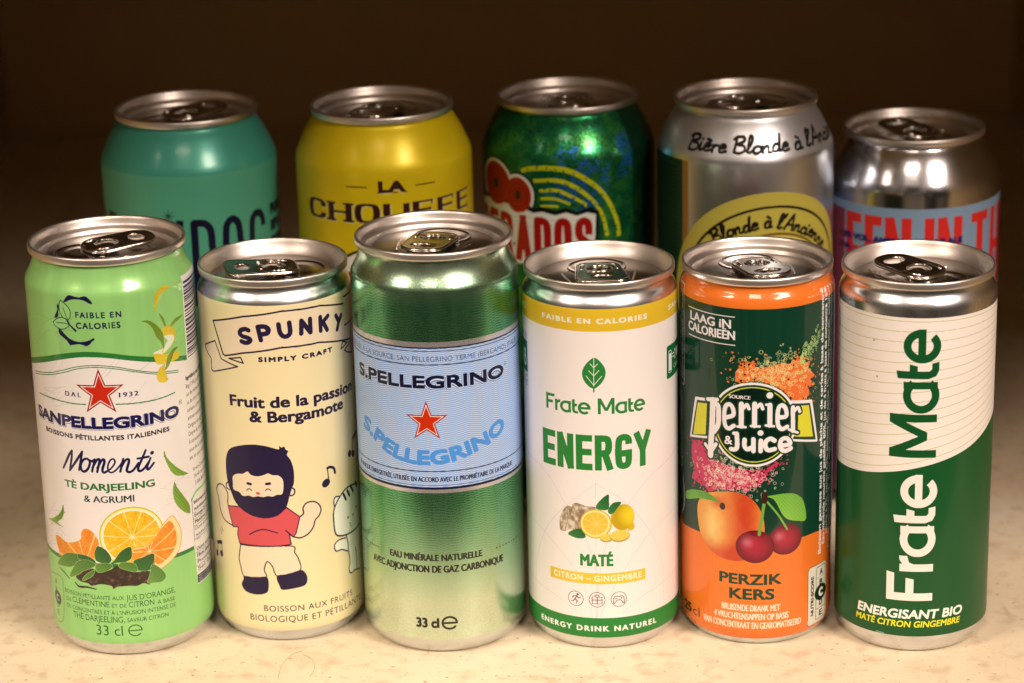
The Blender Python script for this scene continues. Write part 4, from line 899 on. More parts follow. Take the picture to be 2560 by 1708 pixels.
def art_C():
    P = Print(RS, 145.5, 12, C(60, 140, 70), .38)
    NV = C(20, 20, 48)
    G1, G2, PL = C(72, 142, 86), C(44, 120, 60), C(236, 236, 186)
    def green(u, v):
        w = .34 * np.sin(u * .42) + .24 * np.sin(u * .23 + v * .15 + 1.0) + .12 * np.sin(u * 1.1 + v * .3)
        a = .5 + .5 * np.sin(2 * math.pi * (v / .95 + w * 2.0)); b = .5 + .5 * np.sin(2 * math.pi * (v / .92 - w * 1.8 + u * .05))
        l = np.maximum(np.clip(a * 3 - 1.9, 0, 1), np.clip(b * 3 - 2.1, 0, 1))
        fade = np.clip((v - 20) / 38, 0, 1) * (v < 90) + (v >= 90) * (1 - np.clip((v - 127) / 12, 0, 1) * .75)  # foot pales with the print and with the shelf's cream reflection painted in
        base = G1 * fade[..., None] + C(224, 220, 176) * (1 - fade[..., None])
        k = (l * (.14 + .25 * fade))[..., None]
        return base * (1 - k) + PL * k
    H_ = P.H
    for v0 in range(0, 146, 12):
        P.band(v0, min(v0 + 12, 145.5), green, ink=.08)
    # fine grain where the green pales, at the neck and the foot
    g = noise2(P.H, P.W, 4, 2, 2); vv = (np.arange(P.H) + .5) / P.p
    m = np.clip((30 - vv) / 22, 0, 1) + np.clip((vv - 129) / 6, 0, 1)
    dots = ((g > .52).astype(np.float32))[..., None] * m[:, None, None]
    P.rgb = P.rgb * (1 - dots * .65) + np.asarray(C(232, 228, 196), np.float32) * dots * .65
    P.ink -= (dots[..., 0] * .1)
    SIL = C(226, 206, 196)
    P.band(61.2, 115.3, SIL, ink=.25); P.band(62.5, 113.5, NV, ink=1)
    LB, WB = C(130, 164, 214), C(218, 216, 220)
    def blue(u, v):
        w = .8 * np.abs(((u + v * .12) / 4.2) % 2 - 1) * 1.6
        w2 = .8 * np.abs(((u - v * .16) / 5.0 + .6) % 2 - 1) * 1.5
        a = np.sin(2 * math.pi * (v / .74 + w)); b = np.sin(2 * math.pi * (v / .70 - w2))
        l = np.clip(.5 + .45 * a + .35 * b, 0, 1)[..., None]
        return LB * (1 - l) + WB * l
    P.band(63.4, 113.0, blue, ink=.95)
    for v in (112.1, 107.3, 69.1, 64.0): P.line([(-89, v), (89, v)], .22 if v in (112.1, 64.0) else .34, NV, sm=False)
    P.text('EMBOUTEILLÉE À LA SOURCE, SAN PELLEGRINO TERME (BERGAMO) ITALIE', ([(-47, 108.5), (35.5, 108.5)], 1.75), C(70, 80, 120), spacing=1.05)
    b, c = TX['C_br']; P.text('S.PELLEGRINO', (b, c + .1), C(84, 90, 120), dil=.62, dy=-.45); P.text('S.PELLEGRINO', (b, c), C(206, 214, 232), dil=.46, dy=-.32); P.text('S.PELLEGRINO', (b, c), NV, dil=.28)
    P.line(ell(27.3, 103.2, .55, .55), .12, NV, sm=False)
    P.star('C_star', C(206, 46, 14), C(250, 226, 205), C(176, 40, 20))
    P.text('S.PELLEGRINO', 'C_arc', C(84, 146, 208), dil=.42)
    P.text('® MARQUE ENREGISTRÉE, UTILISÉE EN ACCORD AVEC LE PROPRIÉTAIRE DE LA MARQUE', ([(-36.5, 65.3), (30, 65.3)], 1.75), NV, dil=.05)
    BK_ = C(50, 44, 34)
    for k in ('C_d1', 'C_d2'):
        q = T_(k); a, b = q[0], q[-1]
        for i in range(11):
            x = a[0] + (b[0] - a[0]) * i / 10; P.poly(ell(x, 37.6, .3, .3, 12), BK_)
    P.text('EAU MINÉRALE NATURELLE', 'C_e1', BK_, dil=.15, ink=.9); P.text('AVEC ADJONCTION DE GAZ CARBONIQUE', 'C_e2', BK_, dil=.15, ink=.9)
    P.text('33 cl', 'C_33', BK_, dil=.22, ink=.9); ecurve(P, T_('C_e')[0][0], 12.9, 2.5, 2.2, .75, BK_)
    P.band(0, 6.6, C(232, 214, 196), ink=0)
    return P

def fillpath(P, polys, k, base, color, cap, x0=0.0, **kw):
    """unit polygons scaled by cap and laid along a baseline, x scaled by k"""
    Q = [P.warp(np.stack([(np.array(q)[:, 0]) * k + x0, np.array(q)[:, 1] * cap], 1), base)[0] for q in polys]
    P.polys([ccw(q) for q in Q], color, **kw)

def art_D():
    WH = C(254, 229, 210); YL = C(234, 182, 40); GN = C(44, 128, 50); PK = C(226, 190, 186)
    P = Print(RM, 134, 12, WH, 1.0)
    P.band(117.5, 125.4, YL)
    P.text('FAIBLE EN CALORIES', 'D_t1', C(252, 232, 196), dil=.16, spacing=1.3); P.text('SANS SUCRES', ([(27.3, 120.2), (56, 120.2)], 2.0), C(252, 232, 196), dil=.14, spacing=1.3); P.text('BIO', ([(-42, 120.2), (-33.1, 120.2)], 2.0), C(252, 232, 196), dil=.14, spacing=1.3)
    for k in range(1, 12):
        if k != 3: P.line(T_('D_w%d' % k), .14, PK)
    P.line(T_('D_w3'), .14, PK, sm=False)
    P.poly(T_('D_leaf'), GN, sm=True); P.line(T_('D_stem'), .55, GN, sm=False)
    for k in ('D_v', 'D_v1', 'D_v2', 'D_v3'): P.line(T_(k), .24, WH, sm=False)
    b, c = TX['D_fm']; L = P.blen(b); kx = L / (2.73 + .39 + 2.72)
    fillpath(P, FRATE, kx, b, GN, 5.6); fillpath(P, MATE, kx, b, GN, 5.6, x0=(2.73 + .39) * kx)
    P.block('ENERGY', (TX['D_en'][0], 12.7), GN, 2.35, gap=.062)
    beige = C(214, 186, 150)
    ng = noise2(260, 420, 26, 6, 4)
    def ging(u, v):
        q = ng[np.clip(((v - v.min()) * 18).astype(int), 0, 259), np.clip(((u - u.min()) * 22).astype(int), 0, 419)]
        t = np.clip((q - .3) * 2.4, 0, 1)[..., None]
        return C(146, 112, 80) * (1 - t) + C(232, 206, 176) * t
    P.poly(T_('D_ging'), ging, sm=True)
    gp = T_('D_ging')
    for a, b in ((6, 13), (3, 15), (9, 11)): P.line([gp[a], ((gp[a][0] + gp[b][0]) / 2 + .6, (gp[a][1] + gp[b][1]) / 2), gp[b]], .22, C(140, 104, 74), alpha=.6)
    def lem(u, v):
        t = np.clip(((u - 9) / 5) ** 2 + ((v - 51) / 5) ** 2, 0, 1)[..., None]
        return C(244, 204, 40) * (1 - t) + C(206, 160, 20) * t
    (cx, cy), (rx_, _), (_, ry_) = T_('D_lem2'); P.poly(T_('D_lt'), C(222, 178, 30), sm=True); P.poly(ell(cx, cy, rx_ - cx, ry_ - cy), lem)
    for k in ('D_lv1', 'D_lv2', 'D_lv3'): leaf(P, k, C(70, 130, 60), C(30, 90, 40))
    (cx, cy), a_, b_, t_ = T_('D_lem'); rx, ry = (b_[0] - a_[0]) / 2, t_[1] - cy
    P.poly(ell(cx, cy, rx, ry), C(222, 172, 30)); P.poly(ell(cx - .1, cy + .1, rx * .93, ry * .93), C(250, 224, 130)); 
    def lemf(u, v):
        a = np.arctan2(v - cy, u - cx); r = np.hypot(u - cx, v - cy) / rx
        m = (np.clip(1 - np.abs(np.sin(a * 4.5 + .3)) * 5 * np.maximum(r, .1), 0, 1) * .5)[..., None]
        return C(238, 190, 66) * (1 - m) + C(252, 226, 140) * m
    P.poly(ell(cx - .2, cy + .15, rx * .8, ry * .78), lemf)
    for k in ('D_s1', 'D_s2'):
        (cx, cy), (rx_, _), (_, ry_) = T_(k); P.poly(ell(cx, cy - .4, rx_ - cx, ry_ - cy), C(190, 150, 90)); P.poly(ell(cx, cy, (rx_ - cx) * .97, (ry_ - cy) * .9), C(236, 200, 80))
    P.text('MATÉ', (TX['D_mt'][0], 4.5), GN, dil=.24)
    t, bb = T_('D_ybt'), T_('D_ybb'); v1 = np.mean([q[1] for q in t]); v0 = np.mean([q[1] for q in bb])
    P.polys([[(t[0][0], v0), (t[-1][0], v0), (t[-1][0], v1), (t[0][0], v1)]], C(240, 192, 56))
    P.text('CITRON – GINGEMBRE', 'D_cg', C(254, 236, 190), dil=.12, spacing=1.15)
    IC = C(88, 40, 52)
    for i, (x, y) in enumerate(T_('D_ic')):
        P.line(list(ell(x, y, 2.75, 2.75)) + [(x + 2.75, y)], .2, IC, sm=False)
        if i == 0:
            P.poly(ell(x + .75, y + 1.65, .42, .42, 16), IC)
            for q in ([(.5, 1.1), (-.3, -.2), (.6, -.7), (.3, -1.7)], [(-.3, -.2), (-.8, -1.0), (-1.7, -1.0)], [(.5, 1.0), (-.6, 1.0), (-1.2, .3)], [(.5, .9), (1.0, .3), (1.7, .6)]): P.line([(x + a, y + b_) for a, b_ in q], .32, IC, sm=False)
        if i == 1:
            P.line([(x - 1.7, y - 1.5), (x + 1.7, y - 1.5), (x + 1.7, y + 1.0), (x - 1.7, y + 1.0), (x - 1.7, y - 1.5)], .22, IC, sm=False); P.line([(x - .7, y + 1), (x - .7, y + 1.7), (x + .7, y + 1.7), (x + .7, y + 1)], .22, IC, sm=False); P.line([(x - 1.7, y - .1), (x + 1.7, y - .1)], .2, IC, sm=False); P.line([(x, y + 1), (x, y - 1.5)], .25, IC, sm=False)
        if i == 2:
            P.line([(x - 1.9, y - 1.4), (x - 1.7, y + .6), (x - 1.0, y + 1.2), (x, y + .9), (x + 1.0, y + 1.2), (x + 1.7, y + .6), (x + 1.9, y - 1.4), (x + 1.4, y - 1.4), (x + .7, y - .4), (x - .7, y - .4), (x - 1.4, y - 1.4), (x - 1.9, y - 1.4)], .24, IC); P.line([(x - 1.2, y + .4), (x - .5, y + .4)], .24, IC); P.poly(ell(x + .9, y + .4, .28, .28, 12), IC)
    g = T_('D_gb'); P.band(g[1][1], g[0][1], GN)
    P.text('ENERGY DRINK NATUREL', 'D_ed', C(254, 240, 216), dil=.15, spacing=1.3)
    # organic mark on the left, caffeine mark on the right
    P.polys([[(-42, 97.5), (-33.0, 97.5), (-33.0, 108.8), (-42, 108.8)]], C(24, 110, 66))
    P.text('AB', ([(-40.6, 99.4), (-34.2, 99.4)], 6.4), C(250, 235, 220), dil=.12); P.text('CERTIFIÉ', ([(-42, 109.6), (-33.2, 109.6)], 1.3), C(24, 90, 56)); P.text('AGRICULTURE', ([(-44, 95.6), (-33.0, 95.6)], 1.3), C(24, 90, 56)); P.text('BIOLOGIQUE', ([(-44, 93.7), (-33.0, 93.7)], 1.3), C(24, 90, 56))
    P.line([(-44, 111.5), (-33, 111.5)], .15, C(24, 90, 56), sm=False); P.line([(-44, 93), (-33, 93)], .15, C(24, 90, 56), sm=False)
    P.polys([[(25.9, 96.3), (26.4, 95.8), (46, 95.8), (46, 107.6), (26.4, 107.6), (25.9, 107.1)]], C(16, 104, 50))
    P.line([(27.3, 98.2), (27.3, 104.9), (27.6, 105.5), (29.2, 105.5), (29.5, 104.9), (29.5, 98.2), (29.2, 97.8), (27.6, 97.8), (27.3, 98.2)], .3, C(250, 235, 220), sm=False); P.polys([[(27.5, 98.4), (29.3, 98.4), (29.3, 104.6), (27.5, 104.6)]], C(250, 235, 220))
    P.text('=2', ([(30.2, 101.4), (33.9, 101.4)], 3.6), C(250, 235, 220), dil=.08); P.polys([[(34.8, 101.6), (37.6, 101.6), (38.2, 104.9), (34.3, 104.9)]], C(250, 235, 220)); P.text('CAFÉS', ([(31.6, 98.2), (38.5, 98.2)], 1.6), C(250, 235, 220))
    P.band(125.35, 134, C(232, 214, 200), ink=0); P.band(0, 5.6, C(236, 216, 200), ink=0)
    return P
def bubbles(P, polys, n, seed, rmin, rmax, col, bounds, prob_in=1.0, alpha=.9):
    """little rings of fizz scattered round a splash"""
    rng = random.Random(seed)
    x0, x1, y0, y1 = bounds
    for i in range(n):
        x, y = rng.gauss((x0 + x1) / 2, (x1 - x0) / 4.6), rng.gauss((y0 + y1) / 2, (y1 - y0) / 4.6)
        r = rng.uniform(rmin, rmax); a = rng.uniform(0, 3)
        q = ell(x, y, r, r * rng.uniform(.55, 1), 10, a)
        P.line(list(q) + [q[0]], rng.uniform(.12, .22), col, sm=False, alpha=alpha)

def art_E():
    OR = C(244, 116, 36); DG = C(12, 56, 36); WH = C(250, 226, 212); YL = C(226, 206, 40); VD = C(4, 30, 18)
    P = Print(RM, 134, 12, DG, 1.0)
    P.band(123.9, 134, OR)
    ob = T_('E_ob'); P.polys([[(-84, 0), (84, 0), (84, 44), (40, 44)] + [tuple(q) for q in smooth(ob)][::-1] + [(-50, 46), (-84, 46)]], OR)
    for k, tx in (('E_l1', 'LAAG iN'), ('E_l2', 'CALORIEËN')): P.text(tx, k, WH, dil=.13)
    for k in ('E_ln1', 'E_ln2'):
        q = T_(k); v = np.mean([a[1] for a in q]); P.line([(q[0][0], v), (q[-1][0], v)], .34, WH, sm=False)
    # splashes
    rng = random.Random(7)
    for key, col, ring, seed, bnd in (('E_or', C(240, 110, 46), C(236, 216, 140), 3, (-13, 21, 92, 110)), ('E_pk', C(206, 50, 84), C(240, 216, 180), 5, (-27, 5, 55, 72))):
        pts = np.array(T_(key)); P.poly(pts, col)
        c = pts.mean(0)
        for i in range(150):
            q = pts[rng.randrange(len(pts))]; d = (q - c); L = np.hypot(*d); d = d / max(L, .1)
            s_ = rng.expovariate(.55); x, y = q + d * s_ + np.array([rng.gauss(0, 1), rng.gauss(0, 1)])
            P.poly(ell(x, y, rng.uniform(.1, .5), rng.uniform(.1, .45), 8), col if rng.random() < .7 else VD)
        for i in range(60):
            q = pts[rng.randrange(len(pts))]; P.poly(ell(q[0] + rng.gauss(0, 1.2), q[1] + rng.gauss(0, 1.2), .35, .3, 8), VD)
        bubbles(P, None, 330, seed, .2, .72, ring, bnd, alpha=.75)
    for i in range(70):
        t = rng.random(); P.line(list(ell(13 + t * 9 + rng.gauss(0, 1.2), 103 + t * 11 + rng.gauss(0, 1.5), .35, .55, 9)), .16, C(190, 214, 120), sm=False)
    # vertical small print on both sides
    rt = ['Boisson gazeuse aux jus de pêche et de cerise à base de concentré', 'Eau minérale naturelle gazéifiée 80%, jus de 4 fruits à base de concentré 16%', 'pêche 6,7%, citron 4,3%, pomme 4%, cerise 1%, arômes naturels, acidifiant', 'Koolzuurhoudende drank met perzik en kers vruchtensappen uit concentraat', 'Ingrediënten: natuurlijk mineraalwater, vruchtensappen, natuurlijke aroma']
    for i, t in enumerate(rt):
        P.text(t, ([(24.3 + i * 2.35, 31 + (i % 3) * 3), (24.3 + i * 2.35, 127.5)], 1.75), WH, dil=.10 if i in (0, 1) else .04)
    for i in range(4): P.text('Consigne de tri, à recycler. Canette en aluminium', ([(-36.6 - i * 2.2, 60), (-36.6 - i * 2.2, 90)], 1.5), C(200, 190, 176), dil=.06)
    P.line([(-38, 91), (-34.7, 91), (-34.0, 92), (-34.0, 126), (-35, 127), (-40, 127)], .3, WH, sm=False); P.text('À consommer de préférence avant fin : voir date au fond', ([(-35.2, 93), (-35.2, 125)], 1.7), WH, dil=.05); P.text('Conserver au frais et au sec. Servir frais', ([(-37.6, 93), (-37.6, 125)], 1.7), WH, dil=.05)
    P.line([(-36, 57), (-34.6, 53), (-34.6, 47), (-37, 43)], .4, WH)
    # banner and disc
    f = T_('E_fl'); P.poly(f, WH, dil=(.25, .25)); cx, cy = -3.6, 82.85
    def shrink(pts, d):
        p = np.array(pts); c = p.mean(0); s = np.abs(p - c); return c + (p - c) * (1 - d / np.maximum(s, d * 2))
    P.poly(shrink(f, .75), DG); P.poly(T_('E_yl'), YL); P.poly(T_('E_yr'), YL)
    P.poly(ell(cx, cy, 15.15, 15.15, 90), WH); P.poly(ell(cx, cy, 14.3, 14.3, 90), DG)
    P.line(list(ell(cx, cy, 13.4, 13.4, 90)), .34, YL, sm=False); P.poly(ell(cx, cy, 12.9, 12.9, 90), VD)
    sc = .139
    strokes = []
    for k in TR:
        if k.startswith('E_pe') and not k.startswith('E_pe2_'):
            w = float({0: 42, 1: 34, 2: 22, 3: 26, 4: 28, 5: 32, 6: 16, 7: 22, 8: 32, 9: 16, 10: 22, 11: 32, 12: 16, 13: 16, 14: 28, 15: 30, 16: 16, 17: 22}[int(k.split('_')[1][2:])]) / 2.905 / 7.15
            strokes += stroke(smooth(T_(k)), w * 1.14)
    strokes += stroke(smooth(T_('E_pb')), 1.3)
    x, y = T_('E_dot')[0]; strokes.append(ell(x, y, 1.15, 1.15, 20))
    reg = P.region(strokes, 2); P.put(reg, DG, dil=(.62, .62)); P.put(reg, WH)
    P.text('SOURCE', ([(-12.0, 91.9), (-4.5, 91.9)], 1.35), WH, dil=.05)
    P.text('&', 'E_amp', WH, dil=.1)
    ju = []
    for i in range(6): ju += stroke(smooth(T_('E_ju%d' % i)), 1.6)
    a = T_('E_ju0')[0]; ju += stroke([(a[0] - 1.0, a[1]), a], 1.3)
    x, y = T_('E_judot')[0]; ju.append(ell(x, y, 1.0, 1.0, 20))
    reg = P.region(ju, 2); P.put(reg, DG, dil=(.45, .45)); P.put(reg, WH)
    # peach and cherries
    pk = np.array(T_('E_pch')); bx, by = pk.min(0); ex, ey = pk.max(0)
    n1 = noise2(600, 600, 50, 9)
    def peach(u, v):
        s_ = (u - bx) / (ex - bx); t = (v - by) / (ey - by)
        q = n1[np.clip((t * 590).astype(int), 0, 599), np.clip((s_ * 590).astype(int), 0, 599)]
        red = np.clip(np.exp(-((s_ - .74) / .22) ** 2) * .95 + np.exp(-((t - .05) / .16) ** 2) * .75 + np.exp(-(((s_ - .36) / .12) ** 2 + ((t - .82) / .10) ** 2)) * .6 + (q - .5) * .22, 0, 1)[..., None]
        lite = np.clip(np.exp(-(((s_ - .28) / .16) ** 2 + ((t - .45) / .4) ** 2)), 0, 1)[..., None]
        c = C(240, 152, 62) * (1 - lite) + C(250, 196, 110) * lite
        return c * (1 - red) + C(206, 66, 32) * red
    P.poly(pk, peach, sm=True)
    x, y = T_('E_pst')[0]; P.poly(ell(x, y, 1.1, 1.3), C(60, 30, 18)); leaf(P, 'E_plf', C(130, 186, 70), C(84, 140, 40))
    def cherry(key):
        (cx, cy), (ax, ay), (tx, ty) = T_(key); rx, ry = abs(ax - cx), abs(ty - cy)
        def f(u, v):
            r = np.clip(np.hypot((u - cx) / rx, (v - cy) / ry), 0, 1); h = np.exp(-(((u - cx + rx * .4) / (rx * .3)) ** 2 + ((v - cy - ry * .25) / (ry * .32)) ** 2))[..., None]
            e = (r ** 2)[..., None]; c = C(176, 26, 48) * (1 - e) + C(104, 10, 26) * e
            return c * (1 - h * .55) + C(236, 150, 150) * h * .55
        P.poly(ell(cx, cy, rx, ry), f)
        P.line([(cx - rx * .3, cy + ry * .86), (cx, cy + ry * .7), (cx + rx * .35, cy + ry * .88)], .35, C(90, 8, 20))
    cherry('E_c2'); cherry('E_c1')
    P.line(T_('E_s1'), 1.1, C(124, 160, 60)); P.line(T_('E_s2'), .7, C(124, 170, 60)); P.line(T_('E_kn'), 2.0, C(60, 30, 18)); leaf(P, 'E_clf', C(150, 196, 70), C(104, 160, 50))
    P.text('PERZIK', 'E_pz', C(16, 58, 34), dil=.24); P.text('KERS', 'E_ks', C(16, 58, 34), dil=.24)
    for k, t in (('E_d1', 'BRUISENDE DRANK MET'), ('E_d2', '4 VRUCHTENSAPPEN OP BASIS'), ('E_d3', 'VAN CONCENTRAAT EN GEAROMATISEERD')): P.text(t, k, C(254, 222, 186), dil=.07)
    P.text('25', 'E_25', C(70, 40, 24), dil=.32); P.text('cl', 'E_25b', C(90, 56, 30), dil=.02)
    ns = T_('E_ns'); xl, xr = 18.0, 28.6; 
    P.polys([[(18.4, 4.9), (27.6, 4.9), (28.7, 6.2), (28.7, 26.0), (27.6, 27.2), (18.4, 27.2), (17.6, 26.0), (17.6, 6.2)]], C(40, 36, 24), dil=(.2, .2)); P.polys([[(18.4, 4.9), (27.6, 4.9), (28.7, 6.2), (28.7, 26.0), (27.6, 27.2), (18.4, 27.2), (17.6, 26.0), (17.6, 6.2)]], C(236, 216, 186))
    P.text('NUTRI-SCORE', ([(20.5, 8.6), (20.5, 23.6)], 1.6), C(30, 26, 16), dil=.12)
    P.line([(22.2, 6.4), (27.4, 6.4), (27.9, 7), (27.9, 25.6), (27.4, 26.2), (22.2, 26.2), (21.7, 25.6), (21.7, 7), (22.2, 6.4)], .2, C(40, 40, 26), sm=False)
    for i, ch in enumerate('ABCDE'):
        y = 24.0 - i * 3.85
        if i == 2: P.poly(ell(24.8, y, 3.9, 3.0), C(16, 40, 22)); P.text(ch, ([(23.3, y - 1.7), (26.2, y - 1.7)], 3.4), C(250, 230, 200), dil=.3)
        else:
            P.text(ch, ([(23.8, y - 1.2), (25.8, y - 1.2)], 2.4), C(36, 34, 20), dil=.14)
        if i in (0, 3): P.line([(21.8, y - 1.95), (27.8, y - 1.95)], .15, C(60, 56, 40), sm=False)
    P.band(0, 3.2, C(232, 214, 196), ink=0)
    return P

def art_F():
    WH = C(255, 229, 205); GN = C(18, 80, 34); OL = C(170, 160, 70)
    P = Print(RM, 134, 12, WH, 1.0)
    # olive contour lines sag from level rings towards the sloping edge
    bd = [tuple(q) for q in T_('F_bd')][:10] + [tuple(q) for q in T_('F_bd2')][2:]
    bd = [(-84, 66)] + bd + [(48, 84.5), (84, 85)]
    bx = np.array([q[0] for q in bd]); by = np.array([q[1] for q in bd])
    xx = np.linspace(-84, 84, 200); yb = np.interp(xx, bx, by); yb = np.convolve(np.pad(yb, 5, 'edge'), np.ones(11) / 11, 'valid')
    n = 15; top = 121.0
    for i in range(n):
        t = i / (n - .35)
        P.line(np.stack([xx, top + (yb - top) * (t * (1 + .12 * (1 - t) * 0))], 1), .15, OL, sm=False)
    P.polys([np.vstack([[(-84, 0), (84, 0)], np.stack([xx, yb], 1)[::-1]])], GN)
    b0 = [(3.3, 20.7), (3.3, 67)]; k = (66.9 - 20.7) / 2.73
    fillpath(P, FRATE, k, b0, WH, 15.8); fillpath(P, MATE, (118.5 - 73.0) / 2.72, [(3.25, 73.0), (3.25, 118.5)], GN, 15.8)
    P.text('ENERGISANT BIO', (TX['F_eb'][0], 3.5), C(255, 238, 214), dil=.2, slant=.16); P.text('MATÉ CITRON GINGEMBRE', (TX['F_mc'][0], 2.45), C(246, 222, 30), dil=.12, slant=.16)
    for x, y in ((-19, 113), (-17.5, 100.5)): P.poly(ell(x, y, .35, .45, 9), C(190, 150, 90))
    P.polys([stroke([(-16, 7.8), (-13, 7.6)], .4)[0]], C(200, 220, 214), alpha=.6)
    P.band(122.3, 134, C(232, 214, 200), ink=0); P.band(0, 7.3, C(236, 216, 200), ink=0)
    return P

def art_G():
    P = Print(RL, 164.9, 7, C(92, 170, 130), .86)
    K_ = C(18, 14, 40)
    P.band(146, 164.9, C(74, 156, 128), ink=.80)
    P.block('BREWDOG', ([(-48.0, 96.0), (35.4, 96.0)], 33.4), K_, 2.7, gap=.075, join='round')
    for i, (t, y) in enumerate((('PUNK', 124.8), ('IPA', 118.5), ('POST', 112.0))): P.text(t, ([(39.2, y), (52, y)], 4.6), K_, dil=.5)
    x, y = T_('G_star')[0]
    for i in range(8):
        a = i * math.pi / 4; P.line([(x, y), (x + 2.6 * math.cos(a), y + 2.6 * math.sin(a))], [.6, .1], C(46, 84, 60))
    return P

def art_H():
    P = Print(RL, 166.5, 7, C(236, 194, 20), .82)
    BR = C(58, 24, 16); SH = C(222, 200, 120)
    n = noise2(P.H, P.W, 60, 11)[..., None]; P.rgb *= (.97 + .06 * n)
    P.text('LA', 'H_la', SH, dil=.45, dy=-.45); P.text('LA', 'H_la', BR, dil=.42)
    x0, y0 = TX['H_la'][0][0]; x1 = TX['H_la'][0][-1][0]
    for a in (x0 + .6, x1 - 3.8, x1 - .4): P.line([(a - 1.0, y0 + .2), (a + 1.0, y0 + .2)], .4, BR, sm=False, cap='butt')
    for k in ('H_d1', 'H_d2'): P.line(T_(k), .55, C(120, 84, 20), sm=False, cap='butt')
    P.block('CHOUFFE', ([(-32.0, 127.9), (41.3, 127.9)], 9.0), BR, 2.5, gap=.13, join='round', cap='butt', wy=.8, serif=2.2, shadow=(SH, .5, -.4))
    P.line(ell(42.6, 136.2, .7, .7), .15, BR, sm=False)
    P.poly(ell(1, 88, 32, 32), C(30, 20, 16)); P.poly(ell(1, 88, 31, 31), C(236, 216, 190)); P.poly(ell(1, 88, 26, 26), C(196, 40, 30))
    P.band(0, 8, C(214, 200, 190), ink=0)
    return P

def art_I():
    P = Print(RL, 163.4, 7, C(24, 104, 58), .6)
    n1 = noise2(P.H, P.W, 26, 4, 4); n2 = noise2(P.H, P.W, 60, 9, 4); n3 = noise2(P.H, P.W, 16, 19, 3)
    LGc, DK, BL = C(110, 180, 50), C(4, 30, 20), C(44, 110, 180)
    m = np.clip((n1 - .46) * 5, 0, 1)[..., None]; P.rgb = P.rgb * (1 - m * .35) + np.asarray(LGc, np.float32) * m * .35
    m = np.clip((n2 - .54) * 4, 0, 1)[..., None]; P.rgb = P.rgb * (1 - m * .22) + np.asarray(DK, np.float32) * m * .22
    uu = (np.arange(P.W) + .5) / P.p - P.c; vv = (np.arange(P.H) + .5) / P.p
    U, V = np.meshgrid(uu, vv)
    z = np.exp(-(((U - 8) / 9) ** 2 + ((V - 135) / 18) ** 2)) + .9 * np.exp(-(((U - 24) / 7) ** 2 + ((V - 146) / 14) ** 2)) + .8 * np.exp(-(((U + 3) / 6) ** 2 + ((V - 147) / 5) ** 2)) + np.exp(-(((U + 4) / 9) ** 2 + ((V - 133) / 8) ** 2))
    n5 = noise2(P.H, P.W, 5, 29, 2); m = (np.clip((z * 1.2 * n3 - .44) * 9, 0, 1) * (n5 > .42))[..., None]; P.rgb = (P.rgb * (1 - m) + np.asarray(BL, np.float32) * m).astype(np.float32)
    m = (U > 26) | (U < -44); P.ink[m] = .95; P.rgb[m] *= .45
    g = noise2(P.H, P.W, 2.5, 41, 1); P.rgb *= (.45 + 1.15 * g)[..., None]; P.ink = np.clip(P.ink - .45 * (g > .6), 0, 1)
    YL = C(204, 196, 20)
    for k, w in (('I_a1', 1.9), ('I_a2', 1.6), ('I_a3', 1.35), ('I_a4', 1.1), ('I_a5', 1.0)): P.line(T_(k), [w * .9, w * 1.15, w * .9, w], YL, ink=.9, cap='butt')
    rng = random.Random(3)
    for k in ('I_a1', 'I_a2', 'I_a3'):
        q = smooth(T_(k))
        for i in range(0, len(q), 2): P.poly(ell(q[i][0] + rng.gauss(0, 1), q[i][1] + rng.gauss(0, 1), .5, .35, 7), C(20, 80, 60), ink=.9)
    RD, WH, BK_ = C(166, 18, 10), C(232, 220, 196), C(14, 12, 8)
    (x1, y1), (x2, y2) = (-33.5, 133.3), (-21.4, 130.6)
    for e, c in ((2.1, BK_), (1.3, WH)):
        P.poly(ell(x1, y1, 8.6 + e, 8.3 + e), c); P.poly(ell(x2, y2, 5.9 + e, 6.9 + e), c)
    P.polys([[(-46, 112), (9.2, 112), (9.8, 124.6), (6, 125.6), (2, 124.4), (-2, 126.0), (-6, 124.7), (-11, 126.0), (-15, 125), (-19, 128), (-36, 128), (-46, 126)]], BK_, dil=(.9, 1.0)); P.polys([[(-46, 112), (8.8, 112), (9.3, 123.9), (6, 124.9), (2, 123.8), (-2, 125.2), (-6, 124), (-11, 125.2), (-15, 124.4), (-19, 126), (-36, 127), (-46, 125)]], WH)
    for (x, y, a, b) in ((x1, y1, 8.6, 8.3), (x2, y2, 5.9, 6.9)):
        P.poly(ell(x, y, a, b), RD); P.line(list(ell(x, y, a * .68, b * .68)), .35, C(110, 12, 8), sm=False); P.line(list(ell(x, y, a * .42, b * .42)), .35, C(110, 12, 8), sm=False); P.poly(ell(x, y, a * .2, b * .26), BK_)
    P.block('ESPERADOS', ([(-62.5, 105), (8.0, 105)], 18.0), RD, 2.9, gap=.06, join='round', outline=[(WH, 1.0)])
    for v in np.arange(105, 123, .95): P.line([(-60, v), (8, v)], .12, C(110, 12, 8), sm=False, alpha=.35, ink=None)
    P.put(None, BK_)
    P.band(0, 8, C(214, 200, 190), ink=0)
    return P

